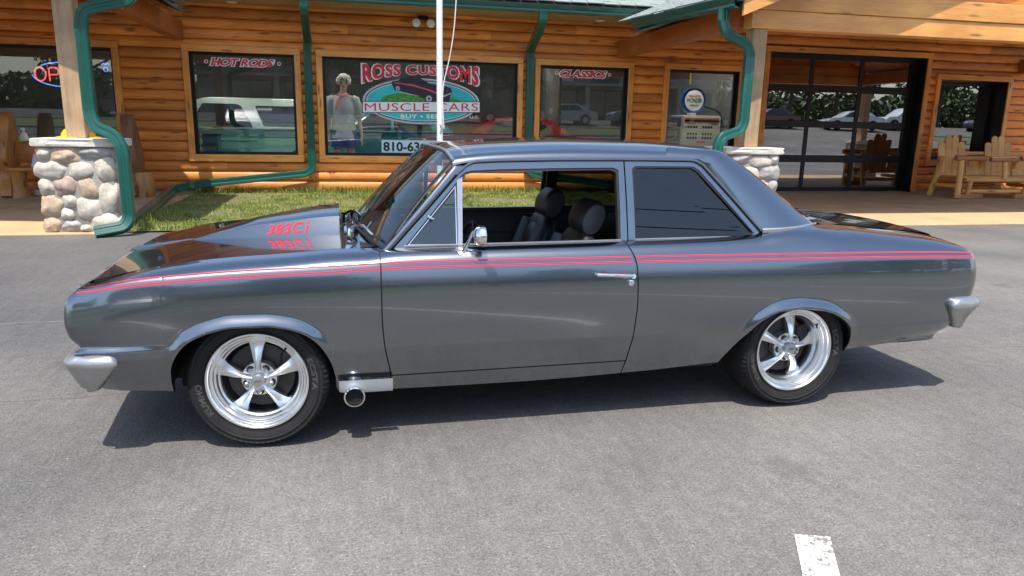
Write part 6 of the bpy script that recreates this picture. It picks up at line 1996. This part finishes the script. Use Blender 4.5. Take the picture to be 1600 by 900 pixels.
SUV = [[(0, .50), (.06, .30), (4.5, .32), (4.62, .50), (4.62, .95), (4.55, 1.08), (1.2, 1.06), (.3, .98), (.04, .80)],
       [(1.0, 1.0), (4.58, 1.02), (4.42, 1.60), (4.2, 1.72), (2.1, 1.74), (1.8, 1.66)], [[(1.35, 1.09), (2.42, 1.09), (2.42, 1.62), (2.05, 1.62), (1.85, 1.52)], [(2.48, 1.09), (3.4, 1.09), (3.4, 1.62), (2.48, 1.62)], [(3.48, 1.09), (4.36, 1.09), (4.25, 1.58), (3.48, 1.62)]], (.85, 3.7)]
lots = [('silver sedan in the lot across the lawn, seen mirrored in the CLASSICS window', SED, 13.6, -24.5, 0, (.42, .43, .44)), ('blue-grey sport utility next to the silver sedan, seen mirrored in the CLASSICS window', SUV, 19.4, -24.5, 0, (.12, .17, .24)),
        ('black sedan in the lot, seen mirrored in the right part of the CLASSICS window', SED, 25.0, -25.0, 0, (.02, .02, .025)), ('white sedan in the lot, seen mirrored in the middle garage panes', SED, 37.5, -24.5, 12, (.66, .66, .66)),
        ('white sport utility in the lot, seen mirrored in the right garage panes', SUV, 43.5, -25.5, 5, (.62, .63, .64)), ('maroon sedan in the lot, seen mirrored in the left garage panes', SED, 30.8, -25.0, 0, (.12, .015, .02)),
        ('dark blue sport utility in the lot, seen mirrored in the rightmost window', SUV, 52.0, -24.5, -3, (.02, .03, .06)), ('grey sedan in the lot, seen mirrored beside the dark blue sport utility', SED, 58.5, -25.0, 0, (.16, .17, .18)),
        ('white sedan facing the shop, seen mirrored in the HOT RODS window', SED, -5.2, -14.4, 82, (.68, .68, .68)), ('dark grey sedan in the lot, seen mirrored in the neon sign window', SED, -16.0, -24.5, 0, (.05, .055, .06)),
        ('black sport utility in the lot, seen mirrored in the badge window', SUV, 6.5, -24.5, 0, (.018, .018, .02))]
for lab, K, x, y, rz, c in lots:
    side_car('parked_car', lab, 'car', (x, y, terr(y) + .01), R_(rz), 4.6, 1.5, 1.8, K[0], K[1], K[2], K[3], c, None, .33 if K is SED else .37, 'cars in the lot across the road', False)
# low shopping building with dark shop fronts
M_BEIGE = plain("beige_render", (.46, .42, .36), .85, 0, .08, .5); M_ROOFR = plain("rust_roof", (.26, .09, .05), .7, 0, .2)
ml = thing('shopping_plaza', 'long beige shopping plaza with rust red roof, seen mirrored in the panes', 'building', (24, -52, terr(-52)))
MB().box(-36, 12, 0, 12, 0, 5.4).build('wall', M_BEIGE, ml, False)
MB().prism([(-.8, 5.4), (6, 7.0), (12.8, 5.4)], lambda y, z: (-37, y, z), lambda y, z: (13, y, z)).build('roof', M_ROOFR, ml, False) if False else None
mb = MB(); mb.add([(-37, 12.9, 5.4), (13, 12.9, 5.4), (13, 6, 7.2), (-37, 6, 7.2), (-37, -1, 5.4), (13, -1, 5.4)], [(0, 1, 2, 3), (3, 2, 5, 4), (0, 3, 4), (1, 5, 2)]); mb.build('roof', M_ROOFR, ml, False)
for k in range(10):
    x = -33.5 + k * 4.6
    f = MB().box(x, x + 3.6, 11.9, 12.06, .1, 2.9).build('shop_front', M_BLKALU, ml, False)
    MB().box(x + .1, x + 1.75, 12.06, 12.08, .2, 2.8).build('pane', M_CARWIN, f, False); MB().box(x + 1.85, x + 3.5, 12.06, 12.08, .2, 2.8).build('pane', M_CARWIN, f, False)
    MB().box(x - .7, x - .3, 12.0, 13.6, 0, 3.3).build('pillar', M_BEIGE, ml, False)
    MB().box(x + .5, x + 3.1, 12.0, 12.14, 3.6, 4.4).build('fascia_panel', [M_DRED, M_DWHITE, M_TEAL, M_BEIGE, M_DGREY][k % 5], ml, False)
MB().box(-36, 12, 12.0, 13.7, 3.2, 3.4).build('canopy', M_BEIGE, ml, False)
# trees
M_TRUNK = plain("tree_bark", (.12, .09, .065), .9, 0, .3, 8, .6)
def leaf_mat(name, a, b):
    t = NT(name); v = t.coords(); n = t.noise(v, .9, 4); n2 = t.noise(v, 14, 2)
    t.base(t.ramp(t.math('ADD', t.math('MULTIPLY', n, .6), t.math('MULTIPLY', n2, .4)), [(.34, a), (.66, b)])); t.set(Roughness=.6); return t.m
M_LEAF = [leaf_mat("leaf_mid", (.035, .065, .014), (.085, .125, .030)), leaf_mat("leaf_dark", (.045, .08, .022), (.085, .125, .038))]
def tree(lab, x, y, h, sp, seed, m):
    tr = thing('tree', lab, 'tree', (x, y, terr(y)), 0, 'trees behind the parking lot')
    r = np.random.default_rng(seed)
    mb = MB(); mb.tube([(0, 0, 0), (.1, 0, h * .3), (-.1, .1, h * .6), (0, 0, h * .88)], [h * .028, h * .022, h * .014, h * .004], 8)
    cl = []
    for k in range(9):
        a = k * 2.4 + seed; z0 = h * (.28 + .055 * k); rr = sp * (1.0 - .07 * k) * .75
        e = (math.cos(a) * rr, math.sin(a) * rr, z0 + h * .16)
        mb.tube([(0, 0, z0), (e[0] * .5, e[1] * .5, z0 + h * .09), e], [h * .012, h * .008, h * .003], 5); cl.append(e)
    mb.build('trunk', M_TRUNK, tr)
    n = 2600
    cs = np.array(cl + [(0, 0, h * .85), (0, 0, h * .7), (sp * .3, 0, h * .6), (-sp * .3, .2, h * .62)])
    ci = r.integers(0, len(cs), n); d = r.normal(0, 1, (n, 3)); d /= np.linalg.norm(d, axis=1)[:, None]
    p = cs[ci] + d * (sp * .44 * r.uniform(.35, 1, n) ** .5)[:, None] * np.array([1, 1, .8])
    u = r.normal(0, 1, (n, 3)); u /= np.linalg.norm(u, axis=1)[:, None]; w = np.cross(u, d); w /= np.maximum(1e-6, np.linalg.norm(w, axis=1))[:, None]
    s = (sp * .075 * r.uniform(.6, 1.3, n))[:, None]
    V = np.stack([p - u * s, p + w * s * .6, p + u * s, p - w * s * .6], 1).reshape(-1, 3)
    mesh_obj('crown', V, [(4 * i, 4 * i + 1, 4 * i + 2, 4 * i + 3) for i in range(n)], M_LEAF[m], tr, False)
k = 0
TREES = ((-34, -40, 9.5, 4.2, 0), (-22, -46, 11, 4.8, 1), (-12.5, -37, 8.5, 3.8, 0), (-2, -40, 9.5, 4.0, 1), (40, -46, 10.5, 4.6, 0), (47, -44, 9.8, 4.2, 1), (54, -46, 10, 4.6, 0), (66, -44, 11, 5.2, 1), (76, -48, 13, 6, 0), (88, -46, 13, 6, 1), (12.5, -34, 7, 2.8, 0), (-46, -44, 11, 5, 0))
ORD = ['leftmost', 'second', 'third', 'fourth', 'fifth', 'sixth', 'seventh', 'eighth', 'ninth', 'tenth', 'eleventh', 'rightmost']
for (x, y, h, sp, m) in sorted(TREES, reverse=True):
    k += 1
    tree('%s leafy tree%s in the mirrored row behind the parking lot' % (ORD[k - 1], '' if k in (1, 12) else ' from the left'), x, y, h, sp, k, m)
# far belt of woods
r = np.random.default_rng(11)
n = 42000
xx = r.uniform(-110, 150, n); top = np.array([5.2 + 2.4 * noise.noise((a * .06, 0, 1)) + 1.6 * noise.noise((a * .25, 3, 1)) for a in xx])
pp_ = np.c_[xx, r.uniform(-74, -66, n), 1.2 + top * r.uniform(0, 1, n) ** .9]
u = r.normal(0, 1, (n, 3)); u /= np.linalg.norm(u, axis=1)[:, None]; w = np.cross(u, r.normal(0, 1, (n, 3))); w /= np.linalg.norm(w, axis=1)[:, None]
s_ = r.uniform(.22, .60, n)[:, None]
V = np.stack([pp_ - u * s_, pp_ + w * s_ * .7, pp_ + u * s_, pp_ - w * s_ * .7], 1).reshape(-1, 3)
o = mesh_obj('woods', V, [(4 * i, 4 * i + 1, 4 * i + 2, 4 * i + 3) for i in range(n)], M_LEAF[1], None, False); tag(o, kind='stuff')
# utility poles with cables
M_CABLE = plain("cable_black", (.012, .012, .012), .7)
M_UPOLE = plain("utility_pole_wood", (.18, .13, .09), .9, 0, .2)
for x, lab in ((-66, 'wooden utility pole left of the lot, behind the camera'), (4.5, 'wooden utility pole opposite the coupe, behind the camera'), (46, 'wooden utility pole right of the lot, behind the camera')):
    u = thing('utility_pole', lab, 'utility pole', (x, -15.6, terr(-15.6)), 0, 'utility poles behind the camera')
    MB().lathe([(.16, 0), (.11, 10.5), (0, 10.5)], 14, 'z').build('pole', M_UPOLE, u)
    MB().box(-.06, .06, -1.1, 1.1, 9.4, 9.55).build('crossarm', M_UPOLE, u, False)
cb = thing('power_line', 'sagging black power cables strung between the utility poles', 'cables', (0, -15.6, terr(-15.6)))
for dy, z in ((-1.0, 9.6), (.0, 7.6), (.05, 7.0)):
    pts = []
    for a, b in ((-66, 4.5), (4.5, 46)):
        for t in np.linspace(0, 1, 16):
            pts.append((a + (b - a) * t, dy, z - .75 * 4 * t * (1 - t)))
    MB().tube(pts, .015, 5).build('cable', M_CABLE, cb)
